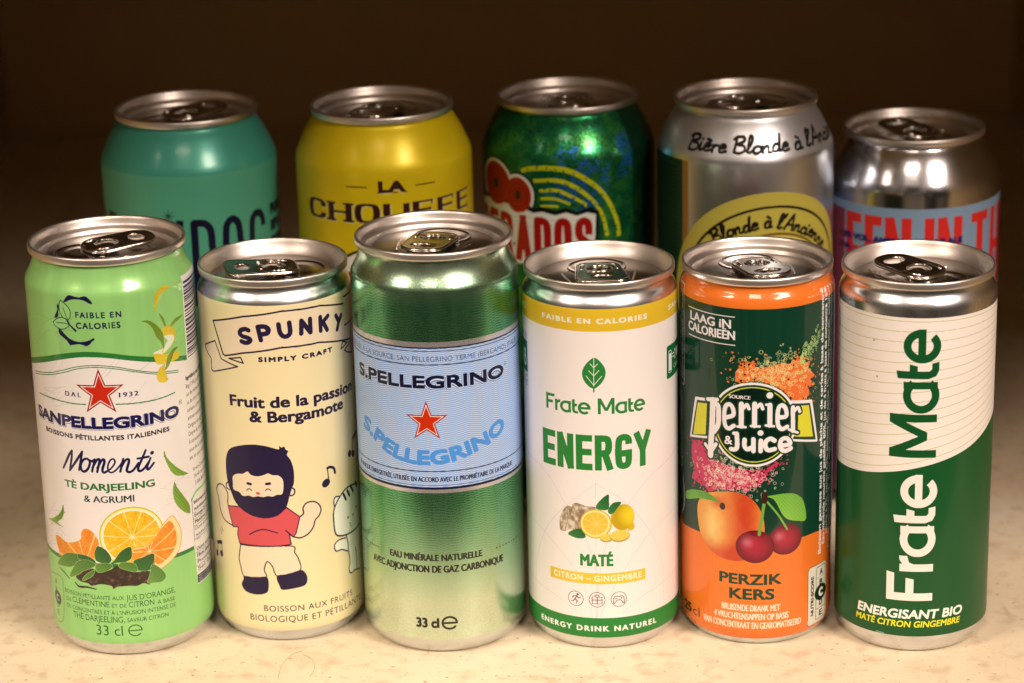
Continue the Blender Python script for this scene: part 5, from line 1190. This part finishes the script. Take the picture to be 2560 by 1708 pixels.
def script_strokes():
    """hand lettering: unit strokes (x, y) of 'Bière Blonde à l'Ancienne' letters, x-height .5, ascender 1"""
    return {
     'B': (.62, [[(.12, .95), (.08, .05)], [(-.02, .82), (.12, .96), (.42, .95), (.46, .72), (.2, .52), (.5, .42), (.52, .12), (.3, .0), (.08, .06)]]),
     'i': (.22, [[(.04, .45), (.05, .08), (.14, .02), (.22, .12)], [(.06, .68), (.08, .7)]]),
     'è': (.40, [[(.04, .24), (.30, .32), (.26, .46), (.12, .46), (.04, .24), (.12, .03), (.38, .10)], [(.08, .72), (.30, .64)]]),
     'r': (.34, [[(.04, .45), (.08, .04)], [(.08, .3), (.18, .44), (.32, .42)]]),
     'e': (.40, [[(.04, .24), (.30, .32), (.26, .46), (.12, .46), (.04, .24), (.12, .03), (.38, .10)]]),
     'l': (.28, [[(.02, .1), (.22, .7), (.18, .98), (.08, .9), (.06, .2), (.14, .02), (.28, .12)]]),
     'o': (.42, [[(.22, .46), (.06, .34), (.06, .1), (.2, .02), (.36, .14), (.34, .38), (.22, .46), (.42, .40)]]),
     'n': (.46, [[(.04, .44), (.06, .04)], [(.06, .26), (.2, .44), (.3, .38), (.3, .06), (.44, .06)]]),
     'd': (.48, [[(.34, .40), (.18, .46), (.06, .28), (.08, .06), (.22, .02), (.36, .2)], [(.38, 1.0), (.36, .08), (.48, .08)]]),
     'à': (.46, [[(.32, .40), (.18, .46), (.06, .28), (.08, .06), (.22, .02), (.34, .2)], [(.34, .46), (.34, .06), (.46, .08)], [(.12, .78), (.28, .66)]]),
     'a': (.46, [[(.32, .40), (.18, .46), (.06, .28), (.08, .06), (.22, .02), (.34, .2)], [(.34, .46), (.34, .06), (.46, .08)]]),
     'c': (.36, [[(.30, .40), (.18, .46), (.06, .28), (.08, .06), (.22, .02), (.36, .12)]]),
     'A': (.60, [[(.0, .02), (.28, .95), (.34, .95), (.52, .02)], [(.08, .36), (.5, .36)]]),
     "'": (.14, [[(.06, 1.0), (.02, .78)]]),
     ' ': (.26, []),
    }
def hand(P, txt, base, cap, w, col, adv=.06, lean=.12, seed=1):
    S = script_strokes(); rng = random.Random(seed)
    x = 0; out = []
    for ch in txt:
        wd, st = S[ch]; j = rng.uniform(-.04, .04)
        for ln in st: out.append([(x + a + lean * b, b + j) for a, b in ln])
        x += wd + adv
    k = P.blen(base) / x; polys = []
    for ln in out:
        q = smooth(ln) if len(ln) > 2 else np.array(ln)
        q = P.warp(np.stack([q[:, 0] * k, q[:, 1] * cap], 1), base)[0]
        polys += stroke(q, [w, w * 1.25, w * .8, w])
    P.polys(polys, col, ink=.95)

def art_J():
    SIL = C(236, 220, 208)
    P = Print(RL, 166.2, 8, SIL, 0)
    P.band(148.9, 166.2, SIL, ink=.18)
    K_ = C(22, 16, 14)
    hand(P, "Bière Blonde à l'Ancienne", [(-27.5, 151.3), (-5, 151.3), (20, 151.3), (56, 151.3)], 5.7, 1.05, K_, adv=0)
    DGc = C(30, 66, 40)
    P.polys([[(-70, 0), (-27.9, 0), (-27.9, 147), (-70, 147)]], C(34, 70, 42), ink=.8)
    P.polys([[(-28.5, 0), (-25.6, 0), (-25.6, 147), (-28.5, 147)]], C(190, 130, 60), ink=.55)
    for i in range(30):
        y = 143 - i * 1.55
        P.text(random.Random(i).choice(['Ingrédients: eau, malt', 'houblon, levure. Contient', "de l'orge. À consommer", 'Brassé et mis en canette', 'par la brasserie, France']), ([(-47, y), (-31.5, y)], 1.1), C(12, 26, 18), dil=.1)
    YO = C(206, 178, 70)
    ov = T_('J_ov'); cx, cy = 7.0, 100.0
    # ellipse through the traced top arc
    P.poly(ell(6.6, 98.5, 38.5, 38.2, 90), YO, ink=1)
    P.line(list(ell(7.2, 96.5, 34.5, 34.6, 90)), .95, K_, sm=False, ink=1)
    hand(P, "Blonde à l'Ancienne", [(-14.5, 116.6), (-9, 119.8), (-3, 121.9), (4, 123.0), (10, 122.6), (17, 120.6), (24, 116.8), (31, 110.8)], 5.6, 1.0, K_, adv=.02, seed=4)
    P.line(list(ell(8, 96, 25.5, 24.7, 90)), .9, C(120, 84, 20), sm=False, ink=1)
    P.poly(ell(8, 96, 24.5, 23.9, 90), C(222, 190, 100), ink=1)
    return P

def art_K():
    P = Print(RL, 148.65, 7, C(226, 206, 196), 0)
    BG, RD, NV = C(140, 156, 172), C(226, 44, 36), C(30, 30, 96)
    P.band(0, 124.1, BG, ink=1)
    # every word keeps its traced place; the feet of the letters are hidden by the cans in front
    for t, a, b in (('QU', -57, -41.5), ('E', -32.6, -25.0), ('E', -23.6, -16.4), ('N', -15.2, -5.1), ('I', -.3, 3.4), ('N', 4.7, 14.9), ('T', 19.2, 28.6), ('H', 30.9, 41), ('E', 43.5, 51)):
        P.block(t, ([(a, 90), (b, 90)], 30.6), RD, 3.7, gap=.04)
    P.text('4,5% VOL. AMERICAN PALE ALE', ([(-37, 110.0), (15, 110.0)], 2.6), NV, dil=.3); P.text('IPA', ([(-36.5, 105.6), (-30, 105.6)], 2.6), NV, dil=.3)
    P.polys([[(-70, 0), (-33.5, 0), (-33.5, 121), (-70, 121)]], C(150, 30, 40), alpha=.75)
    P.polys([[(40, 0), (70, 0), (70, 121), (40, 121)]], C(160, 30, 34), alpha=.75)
    return P
# ------------------------------------------------------------------ materials
def nodes(m): m.use_nodes = True; return m.node_tree.nodes, m.node_tree.links, m.node_tree.nodes['Principled BSDF']
def mix(n, l, a, b, fac, mode='MIX'):
    x = n.new('ShaderNodeMix'); x.data_type = 'RGBA'; x.blend_type = mode
    for s_, v in ((x.inputs[6], a), (x.inputs[7], b), (x.inputs[0], fac)):
        if hasattr(v, 'default_value') or hasattr(v, 'is_output'): l.new(v, s_)
        else: s_.default_value = v
    return x.outputs[2]
def mrange(n, l, v, a, b, c, d):
    x = n.new('ShaderNodeMapRange'); l.new(v, x.inputs[0])
    for i, q in enumerate((a, b, c, d)): x.inputs[i + 1].default_value = q
    return x.outputs[0]
def noise_tex(n, l, scale, detail=3, mapping=None, coord='Object'):
    t = n.new('ShaderNodeTexCoord'); x = n.new('ShaderNodeTexNoise'); x.inputs['Scale'].default_value = scale; x.inputs['Detail'].default_value = detail
    if mapping:
        mp_ = n.new('ShaderNodeMapping'); mp_.inputs['Scale'].default_value = mapping; l.new(t.outputs[coord], mp_.inputs[0]); l.new(mp_.outputs[0], x.inputs['Vector'])
    else: l.new(t.outputs[coord], x.inputs['Vector'])
    return x.outputs['Fac']

def print_material(name, art, rough=.30, coat=.55, coat_rough=.06, bare_rough=.24):
    m = bpy.data.materials.new(name); n, l, b = nodes(m)
    t = n.new('ShaderNodeTexImage'); t.image = art.image(name + '_artwork'); t.extension = 'EXTEND'; t.interpolation = 'Linear'
    l.new(t.outputs['Color'], b.inputs['Base Color'])
    inv = n.new('ShaderNodeMath'); inv.operation = 'SUBTRACT'; inv.inputs[0].default_value = 1; l.new(t.outputs['Alpha'], inv.inputs[1])
    l.new(inv.outputs[0], b.inputs['Metallic'])
    nz = noise_tex(n, l, 60, 3, (1, 1, .12))
    ro = mrange(n, l, t.outputs['Alpha'], 0, 1, bare_rough, rough)
    ad = n.new('ShaderNodeMath'); ad.operation = 'MULTIPLY_ADD'; l.new(nz, ad.inputs[0]); ad.inputs[1].default_value = .10
    sb = n.new('ShaderNodeMath'); sb.operation = 'SUBTRACT'; l.new(ro, sb.inputs[0]); sb.inputs[1].default_value = .05; l.new(sb.outputs[0], ad.inputs[2])
    l.new(ad.outputs[0], b.inputs['Roughness'])
    cw = n.new('ShaderNodeMath'); cw.operation = 'MULTIPLY'; l.new(t.outputs['Alpha'], cw.inputs[0]); cw.inputs[1].default_value = coat
    l.new(cw.outputs[0], b.inputs['Coat Weight']); b.inputs['Coat Roughness'].default_value = coat_rough; b.inputs['Specular IOR Level'].default_value = .22
    bp = n.new('ShaderNodeBump'); bp.inputs['Strength'].default_value = .16; bp.inputs['Distance'].default_value = .0004
    l.new(noise_tex(n, l, 22, 2, (1, 1, .35)), bp.inputs['Height']); l.new(bp.outputs[0], b.inputs['Normal']); l.new(bp.outputs[0], b.inputs['Coat Normal'])
    return m

def metal(name, col, rough, var=.1, brush=None):
    m = bpy.data.materials.new(name); n, l, b = nodes(m)
    nz = noise_tex(n, l, 90, 4, brush)
    l.new(mix(n, l, tuple(c * .88 for c in col) + (1,), tuple(col) + (1,), nz), b.inputs['Base Color'])
    b.inputs['Metallic'].default_value = 1
    l.new(mrange(n, l, nz, .3, .7, rough - var / 2, rough + var / 2), b.inputs['Roughness'])
    bp = n.new('ShaderNodeBump'); bp.inputs['Strength'].default_value = .12; bp.inputs['Distance'].default_value = .0002; l.new(noise_tex(n, l, 160, 3), bp.inputs['Height']); l.new(bp.outputs[0], b.inputs['Normal'])
    return m
ALU = metal('brushed_aluminium', (.80, .775, .76), .30)
_n, _l, _b = ALU.node_tree.nodes, ALU.node_tree.links, ALU.node_tree.nodes['Principled BSDF']
_t = _n.new('ShaderNodeTexCoord'); _m = _n.new('ShaderNodeMapping'); _m.inputs['Scale'].default_value = (1, 1, 0); _v = _n.new('ShaderNodeVectorMath'); _v.operation = 'LENGTH'
_l.new(_t.outputs['Object'], _m.inputs[0]); _l.new(_m.outputs[0], _v.inputs[0])
_l.new(mrange(_n, _l, _v.outputs['Value'], .0195, .0225, .19, .40), _b.inputs['Roughness'])
TABM = metal('bright_aluminium', (.64, .61, .58), .18)

def shelf_material():
    m = bpy.data.materials.new('worn_cream_laminate'); n, l, b = nodes(m)
    a = noise_tex(n, l, 9, 5); c = noise_tex(n, l, 130, 6); s_ = noise_tex(n, l, 420, 2)
    col = mix(n, l, (.74, .66, .49, 1), (.84, .76, .59, 1), mrange(n, l, a, .35, .65, 0, 1))
    col = mix(n, l, col, (.52, .41, .28, 1), mrange(n, l, c, .52, .68, 0, .55))
    col = mix(n, l, col, (.30, .21, .13, 1), mrange(n, l, s_, .66, .73, 0, .8))
    st = noise_tex(n, l, 34, 5); col = mix(n, l, col, (.50, .38, .25, 1), mrange(n, l, st, .58, .70, 0, .28))
    ln = noise_tex(n, l, 60, 3, (1, .12, 1)); col = mix(n, l, col, (.46, .35, .24, 1), mrange(n, l, ln, .66, .70, 0, .4))
    l.new(col, b.inputs['Base Color'])
    l.new(mrange(n, l, c, .3, .7, .42, .60), b.inputs['Roughness'])
    bp = n.new('ShaderNodeBump'); bp.inputs['Strength'].default_value = .2; bp.inputs['Distance'].default_value = .0006; l.new(c, bp.inputs['Height']); l.new(bp.outputs[0], b.inputs['Normal'])
    return m
def board_material():
    m = bpy.data.materials.new('dark_brown_board'); n, l, b = nodes(m)
    a = noise_tex(n, l, 3, 4)
    l.new(mix(n, l, (.42, .30, .14, 1), (.54, .39, .20, 1), a), b.inputs['Base Color']); b.inputs['Roughness'].default_value = .7
    return m

# ------------------------------------------------------------------ mesh helpers
MM = .001
def link_mesh(name, bm, mat, parent=None, smooth_=True, loc=(0, 0, 0)):
    me = bpy.data.meshes.new(name); bm.to_mesh(me); bm.free()
    if smooth_:
        for p in me.polygons: p.use_smooth = True
    me.materials.append(mat)
    o = bpy.data.objects.new(name, me); COL.objects.link(o); o.location = loc
    if parent: o.parent = parent
    return o
def lathe(profile, seg=144, uvh=None, cap=True):
    bm = bmesh.new(); uv = bm.loops.layers.uv.new('UVMap')
    rows = []
    for r, z in profile:
        if r < 1e-6: rows.append([bm.verts.new((0, 0, z * MM))]); continue
        rows.append([bm.verts.new((r * MM * math.sin(2 * math.pi * (j / seg - .5)), -r * MM * math.cos(2 * math.pi * (j / seg - .5)), z * MM)) for j in range(seg)])
    for i in range(len(rows) - 1):
        a, b = rows[i], rows[i + 1]; za, zb = profile[i][1], profile[i + 1][1]
        for j in range(seg):
            k = (j + 1) % seg; u0, u1 = j / seg, (j + 1) / seg
            if len(a) == 1 and len(b) == 1: continue
            if len(a) == 1: f = bm.faces.new((a[0], b[k], b[j])); us = [(u0, za), (u1, zb), (u0, zb)]
            elif len(b) == 1: f = bm.faces.new((a[j], a[k], b[0])); us = [(u0, za), (u1, za), (u0, zb)]
            else: f = bm.faces.new((a[j], a[k], b[k], b[j])); us = [(u0, za), (u1, za), (u1, zb), (u0, zb)]
            if uvh:
                for lp, (u, v) in zip(f.loops, us): lp[uv].uv = (u, v / uvh)
    return bm
def tube(bm, pts, r, closed=False, seg=10):
    pts = [mathutils.Vector(p) for p in pts]; n = len(pts); rings = []
    for i, p in enumerate(pts):
        a = pts[(i - 1) % n] if (closed or i > 0) else p; b = pts[(i + 1) % n] if (closed or i < n - 1) else p
        t = (b - a).normalized(); s_ = t.cross(mathutils.Vector((0, 0, 1)))
        if s_.length < 1e-6: s_ = mathutils.Vector((1, 0, 0))
        s_.normalize(); w = t.cross(s_)
        rings.append([bm.verts.new(p + r * (math.cos(q) * s_ + math.sin(q) * w)) for q in [2 * math.pi * k / seg for k in range(seg)]])
    m = n if closed else n - 1
    for i in range(m):
        a, b = rings[i], rings[(i + 1) % n]
        for k in range(seg): bm.faces.new((a[k], a[(k + 1) % seg], b[(k + 1) % seg], b[k]))
    if not closed: bm.faces.new(rings[0][::-1]); bm.faces.new(rings[-1])
def plate(bm, loops, z, th):
    """flat plate in mm with holes: outer loop first; rounded on its edges"""
    c = bpy.data.curves.new('plate', 'CURVE'); c.dimensions = '2D'; c.fill_mode = 'BOTH'; c.extrude = th * .3 * MM; c.bevel_depth = th * .2 * MM; c.bevel_resolution = 2
    for L in loops:
        s_ = c.splines.new('POLY'); s_.points.add(len(L) - 1)
        for p, q in zip(s_.points, L): p.co = (q[0] * MM, q[1] * MM, 0, 1)
        s_.use_cyclic_u = True
    o = bpy.data.objects.new('plate', c); COL.objects.link(o); bpy.context.view_layer.update()
    dg = bpy.context.evaluated_depsgraph_get(); me = bpy.data.meshes.new_from_object(o.evaluated_get(dg))
    for v in me.vertices: v.co.z += z * MM
    bm.from_mesh(me); bpy.data.meshes.remove(me); bpy.data.objects.remove(o); bpy.data.curves.remove(c)
def rrect(x0, x1, wa, wb, r, n=8):
    """rounded outline along x: half width wa at x0, wb at x1"""
    pts = []
    for cx, cy, a0 in ((x1 - r, wb - r, 0), (x0 + r, wa - r, 90), (x0 + r, -(wa - r), 180), (x1 - r, -(wb - r), 270)):
        for k in range(n + 1):
            a = R_(a0 + 90 * k / n); pts.append((cx + r * math.cos(a), cy + r * math.sin(a)))
    return pts
def oval(cx, rx, ry, n=28): return [(cx + rx * math.cos(2 * math.pi * k / n), ry * math.sin(2 * math.pi * k / n)) for k in range(n)]

_tabs = {}
def tab_mesh(wide):
    bm = bmesh.new()
    wn_, wf = (7.2, 8.6) if wide else (7.9, 7.3)
    out = rrect(-8.0, 16.2, wn_, wf, 6.2 if not wide else 4.6) if not wide else rrect(-8.0, 16.2, wn_, wf, 3.6)
    hole = oval(10.6, 3.0, 4.9) if not wide else oval(10.8, 2.9, 4.3)
    isl = oval(-.2, 4.3, 4.7)
    plate(bm, [out, hole[::-1], isl[::-1]], 0, .9)
    tube(bm, [(x * MM, y * MM, -.15 * MM) for x, y in out], .72 * MM, True)
    tube(bm, [(x * MM, y * MM, -.05 * MM) for x, y in hole], .48 * MM, True, 8)
    if wide:
        tube(bm, [(4.6 * MM, -4.4 * MM, .35 * MM), (4.6 * MM, 4.4 * MM, .35 * MM)], .6 * MM, False, 10)
    # tongue that the rivet holds
    plate(bm, [[(-6, -2.6), (-1, -3.2), (2.2, -2.6), (3.0, 0), (2.2, 2.6), (-1, 3.2), (-6, 2.6)]], -.9, .6)
    for s_ in (-1, 1):
        tube(bm, [(-5.6 * MM, s_ * 5.0 * MM, .3 * MM), (-3.0 * MM, s_ * 6.1 * MM, .45 * MM), (1.5 * MM, s_ * 6.2 * MM, .3 * MM)], .5 * MM, False, 8)
    return bm

def make_can(name, label, kind, x, y, h, art, tab_angle, group, rough=.3, coat=.5, cr=.07, bare=.24, stepped=True, wide=False, tilt=3):
    root = bpy.data.objects.new(name, None); COL.objects.link(root); root.location = (x * MM, y * MM, 0)
    root.empty_display_size = .02
    root['label'] = label; root['category'] = 'drink can'; root['group'] = group
    if kind == 'back': R, rim = 33.1, 26.75; neck = [(33.1, 21), (33.05, 19.2), (32.75, 17.6), (31.9, 15.6), (30.4, 12.2), (28.4, 8.2), (26.6, 5.3), (25.75, 4.2), (25.45, 3.4), (25.5, 2.9)]
    elif kind == 'sleek': R, rim = 28.65, 26.85; neck = [(28.65, 14), (28.63, 13), (28.5, 12.2), (28.05, 11.2), (27.35, 9.9), (26.68, 8.6), (26.1, 7.2), (25.7, 5.8), (25.45, 4.4), (25.4, 3.4), (25.5, 2.8)]
    else: R, rim = 26.55, 25.8; neck = [(26.55, 10.6), (26.52, 9.4), (26.4, 8.4), (26.1, 7.4), (25.65, 6.5), (25.1, 5.7), (24.7, 5.0), (24.5, 4.2), (24.45, 3.5), (24.55, 2.9)]
    foot = [(0, 9.5), (R * .35, 8.7), (R * .62, 5.6), (R * .76, 1.6), (R * .80, .25), (R * .825, 0), (R * .855, .35), (R * .895, 1.5), (R * .945, 3.2), (R * .982, 5.2), (R * .997, 7.4), (R, 9)]
    prof = foot + [(R, z) for z in np.linspace(14, h - neck[0][1] - 4, 8)] + [(r, h - t) for r, t in neck]
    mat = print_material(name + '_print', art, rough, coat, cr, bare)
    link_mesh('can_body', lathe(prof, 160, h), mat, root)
    q = rim
    if stepped:
        lid = [(q - 1.35, 3.1), (q - .7, 2.95), (q - .12, 2.6), (q, 2.1), (q, .7), (q - .15, .25), (q - .5, .02), (q - .85, .05), (q - 1.2, .4), (q - 1.45, 1.2), (q - 1.75, 2.6), (q - 2.15, 3.4), (q - 3.1, 3.9), (q - 3.5, 4.6), (q - 3.9, 6.0), (q - 4.3, 6.6), (q - 4.9, 6.7), (q - 5.4, 6.2), (q - 5.7, 5.0), (q - 6.2, 4.5), (q - 7.0, 4.4), (4, 4.4), (0, 4.4)]
    else:
        lid = [(q - 1.25, 3.1), (q - .6, 2.95), (q - .10, 2.6), (q, 2.1), (q, .6), (q - .12, .2), (q - .4, .02), (q - .7, .05), (q - .95, .4), (q - 1.3, 1.6), (q - 2.2, 3.6), (q - 3.2, 5.2), (q - 3.8, 5.8), (q - 4.4, 5.9), (q - 4.9, 5.5), (q - 5.4, 4.9), (q - 6.2, 4.7), (4, 4.7), (0, 4.7)]
    pz = h - lid[-1][1]
    lid = [(r, h - t) for r, t in lid]
    lo = link_mesh('lid', lathe(lid, 160), ALU, root)
    ta = R_(tab_angle)
    # scored opening: a low oval panel on the side away from the finger hole
    bm = bmesh.new(); rings = []
    for s_, dz in ((1.0, -.05), (.97, .22), (.93, .26), (.90, .06), (.80, .04), (.62, .05), (.50, .30), (.42, .34), (.2, .30)):
        rings.append([bm.verts.new(((-9.2 + 9.4 * s_ * math.cos(a)) * MM, 10.6 * s_ * math.sin(a) * MM, dz * MM)) for a in [2 * math.pi * k / 48 for k in range(48)]])
    for a, b in zip(rings, rings[1:]):
        for k in range(48): bm.faces.new((a[k], a[(k + 1) % 48], b[(k + 1) % 48], b[k]))
    bm.faces.new(rings[-1])
    # two raised beads beside the tab
    for s_ in (-1, 1):
        tube(bm, [(x_ * MM, s_ * y_ * MM, -.10 * MM) for x_, y_ in ((-2, 12.6), (4, 11.6), (10, 10.2), (15, 8.0))], .42 * MM, False, 8)
    tp = link_mesh('tear_panel', bm, ALU, root, loc=(0, 0, pz * MM)); tp.rotation_euler = (0, 0, ta)
    key = wide
    if key not in _tabs:
        bm = tab_mesh(wide); me = bpy.data.meshes.new('pull_tab'); bm.to_mesh(me); bm.free()
        for p in me.polygons: p.use_smooth = True
        me.materials.clear(); me.materials.append(TABM); _tabs[key] = me
    tb = bpy.data.objects.new('pull_tab', _tabs[key]); COL.objects.link(tb); tb.parent = root
    tb.location = (0, 0, (pz + 1.75) * MM); tb.rotation_euler = (0, R_(-tilt), ta); tb.rotation_mode = 'XYZ'
    bm = lathe([(2.9, -1.75), (2.9, -.9), (2.7, -.5), (2.2, -.2), (1.2, -.05), (.6, -.25), (0, -.3)], 32)
    rv = link_mesh('rivet', bm, TABM, tb)
    return root

# ------------------------------------------------------------------ the shelf
def back_material():
    m = bpy.data.materials.new('cream_back_board'); n, l, b = nodes(m)
    l.new(mix(n, l, (.66, .50, .30, 1), (.80, .63, .40, 1), noise_tex(n, l, 3, 4)), b.inputs['Base Color']); b.inputs['Roughness'].default_value = .7
    return m
def box(name, x0, x1, y0, y1, z0, z1, mat, bev=.0):
    bm = bmesh.new(); bmesh.ops.create_cube(bm, size=1)
    for v in bm.verts: v.co = ((x0 + x1) / 2 + v.co.x * (x1 - x0), (y0 + y1) / 2 + v.co.y * (y1 - y0), (z0 + z1) / 2 + v.co.z * (z1 - z0))
    if bev: bmesh.ops.bevel(bm, geom=bm.edges[:], offset=bev, segments=3, affect='EDGES')
    o = link_mesh(name, bm, mat, smooth_=False); o['kind'] = 'structure'
    return o
SHELF = shelf_material(); BOARD = board_material()
box('shelf', -1.3, 1.3, .745, 1.60, -.025, 0, SHELF, .002)
box('back_panel', -1.3, 1.3, 1.603, 1.62, -.025, .60, back_material())
box('unseen_upper_shelf', -1.3, 1.3, 0.612, 1.60, .46, .485, BOARD)  # above the view; front edge set for the shade it casts behind

box('shade_side_panel', -.32, -.305, .835, 1.60, .0005, .4595, BOARD)  # added out of view to keep lamp light off the left rear shelf
box('shade_side_panel', .31, .325, .79, 1.60, .0005, .4595, BOARD)  # added likewise, shades the right rear shelf

# ------------------------------------------------------------------ the cans
FRONT = 'slim drink cans in the front row'; BACK = 'half litre cans in the back row'
CANS = [
 ('soda_can', 'tall light green and cream citrus tea soda can with a red star, leftmost in front', 'sleek', -137.42, 879.04, 145.5, art_A, 27, FRONT, dict(rough=.30, coat=.6, cr=.05, bare=.24)),
 ('soda_can', 'cream yellow can with a bearded cartoon man in a red shirt, SPUNKY ribbon', 'slim', -81.86, 885.88, 134, art_B, 193, FRONT, dict(rough=.42, coat=.15, cr=.2, bare=.29, stepped=False, wide=True)),
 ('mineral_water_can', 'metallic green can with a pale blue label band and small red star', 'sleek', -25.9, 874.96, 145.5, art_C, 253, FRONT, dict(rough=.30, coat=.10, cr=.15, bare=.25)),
 ('energy_drink_can', 'white can with a yellow top band, green leaf logo and green word ENERGY', 'slim', 30.26, 872.9, 134, art_D, 273, FRONT, dict(rough=.42, coat=.15, cr=.2, bare=.29, stepped=False, wide=True)),
 ('soda_can', 'orange and dark green can printed with a peach, two cherries and a round logo', 'slim', 84.15, 873.06, 134, art_E, 285, FRONT, dict(rough=.28, coat=.55, cr=.04, stepped=True)),
 ('energy_drink_can', 'dark green and white can with large lettering running up its side, rightmost in front', 'slim', 137.78, 863.9, 134, art_F, 131, FRONT, dict(rough=.38, coat=.25, cr=.12, bare=.27, stepped=False)),
 ('beer_can', 'teal green can with dark navy capitals behind the leftmost front cans', 'back', -120.48, 985.3, 164.9, art_G, 40, BACK, dict(rough=.38, coat=.45, cr=.17)),
 ('beer_can', 'yellow can with brown serif lettering LA CHOUFFE in the back row', 'back', -46.43, 977.7, 166.5, art_H, 246, BACK, dict(rough=.40, coat=.2, cr=.2)),
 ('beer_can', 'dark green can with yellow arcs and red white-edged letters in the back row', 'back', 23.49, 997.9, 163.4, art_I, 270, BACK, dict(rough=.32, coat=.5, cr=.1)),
 ('beer_can', 'silver can with black handwriting round its shoulder and an olive oval label', 'back', 89.46, 976.7, 166.2, art_J, 224, BACK, dict(rough=.55, coat=.03, bare=.33)),
 ('beer_can', 'shorter silver can with a grey-blue band and big red capitals, far right at the back', 'back', 155.33, 993.2, 148.65, art_K, 120, BACK, dict(rough=.4, coat=.2, bare=.18)),
]
for (nm, lab, kind, x, y, h, fn, ang, grp, kw) in CANS:
    make_can(nm, lab, kind, x, y, h, fn(), ang, grp, **kw)

# ------------------------------------------------------------------ stray hairs on the shelf in front
def hair_material():
    m = bpy.data.materials.new('dark_hair'); n, l, b = nodes(m)
    l.new(mix(n, l, (.10, .05, .03, 1), (.16, .09, .05, 1), noise_tex(n, l, 300)), b.inputs['Base Color']); b.inputs['Roughness'].default_value = .5
    return m
HM = hair_material()
def hair(label, pts, r=.00004):
    P = smooth(pts, n=8); bm = bmesh.new(); n = len(P)
    tube(bm, [(a * MM, b * MM, .00012 + .0006 * math.sin(math.pi * i / (n - 1))) for i, (a, b) in enumerate(P)], r, False, 6)
    o = link_mesh('hair', bm, HM); o['label'] = label; o['category'] = 'hair'; o['group'] = 'stray hairs on the shelf'
hair('fine dark hair arching up towards the foot of the cartoon can', [(-83.0, 832.0), (-82.2, 842.0), (-79.1, 850.6), (-76.0, 854.0)])
hair('shorter dark hair hooking down to the right beside the arching hair', [(-75.5, 851.0), (-72.1, 846.0), (-70.8, 838.0), (-72.2, 833.0)])
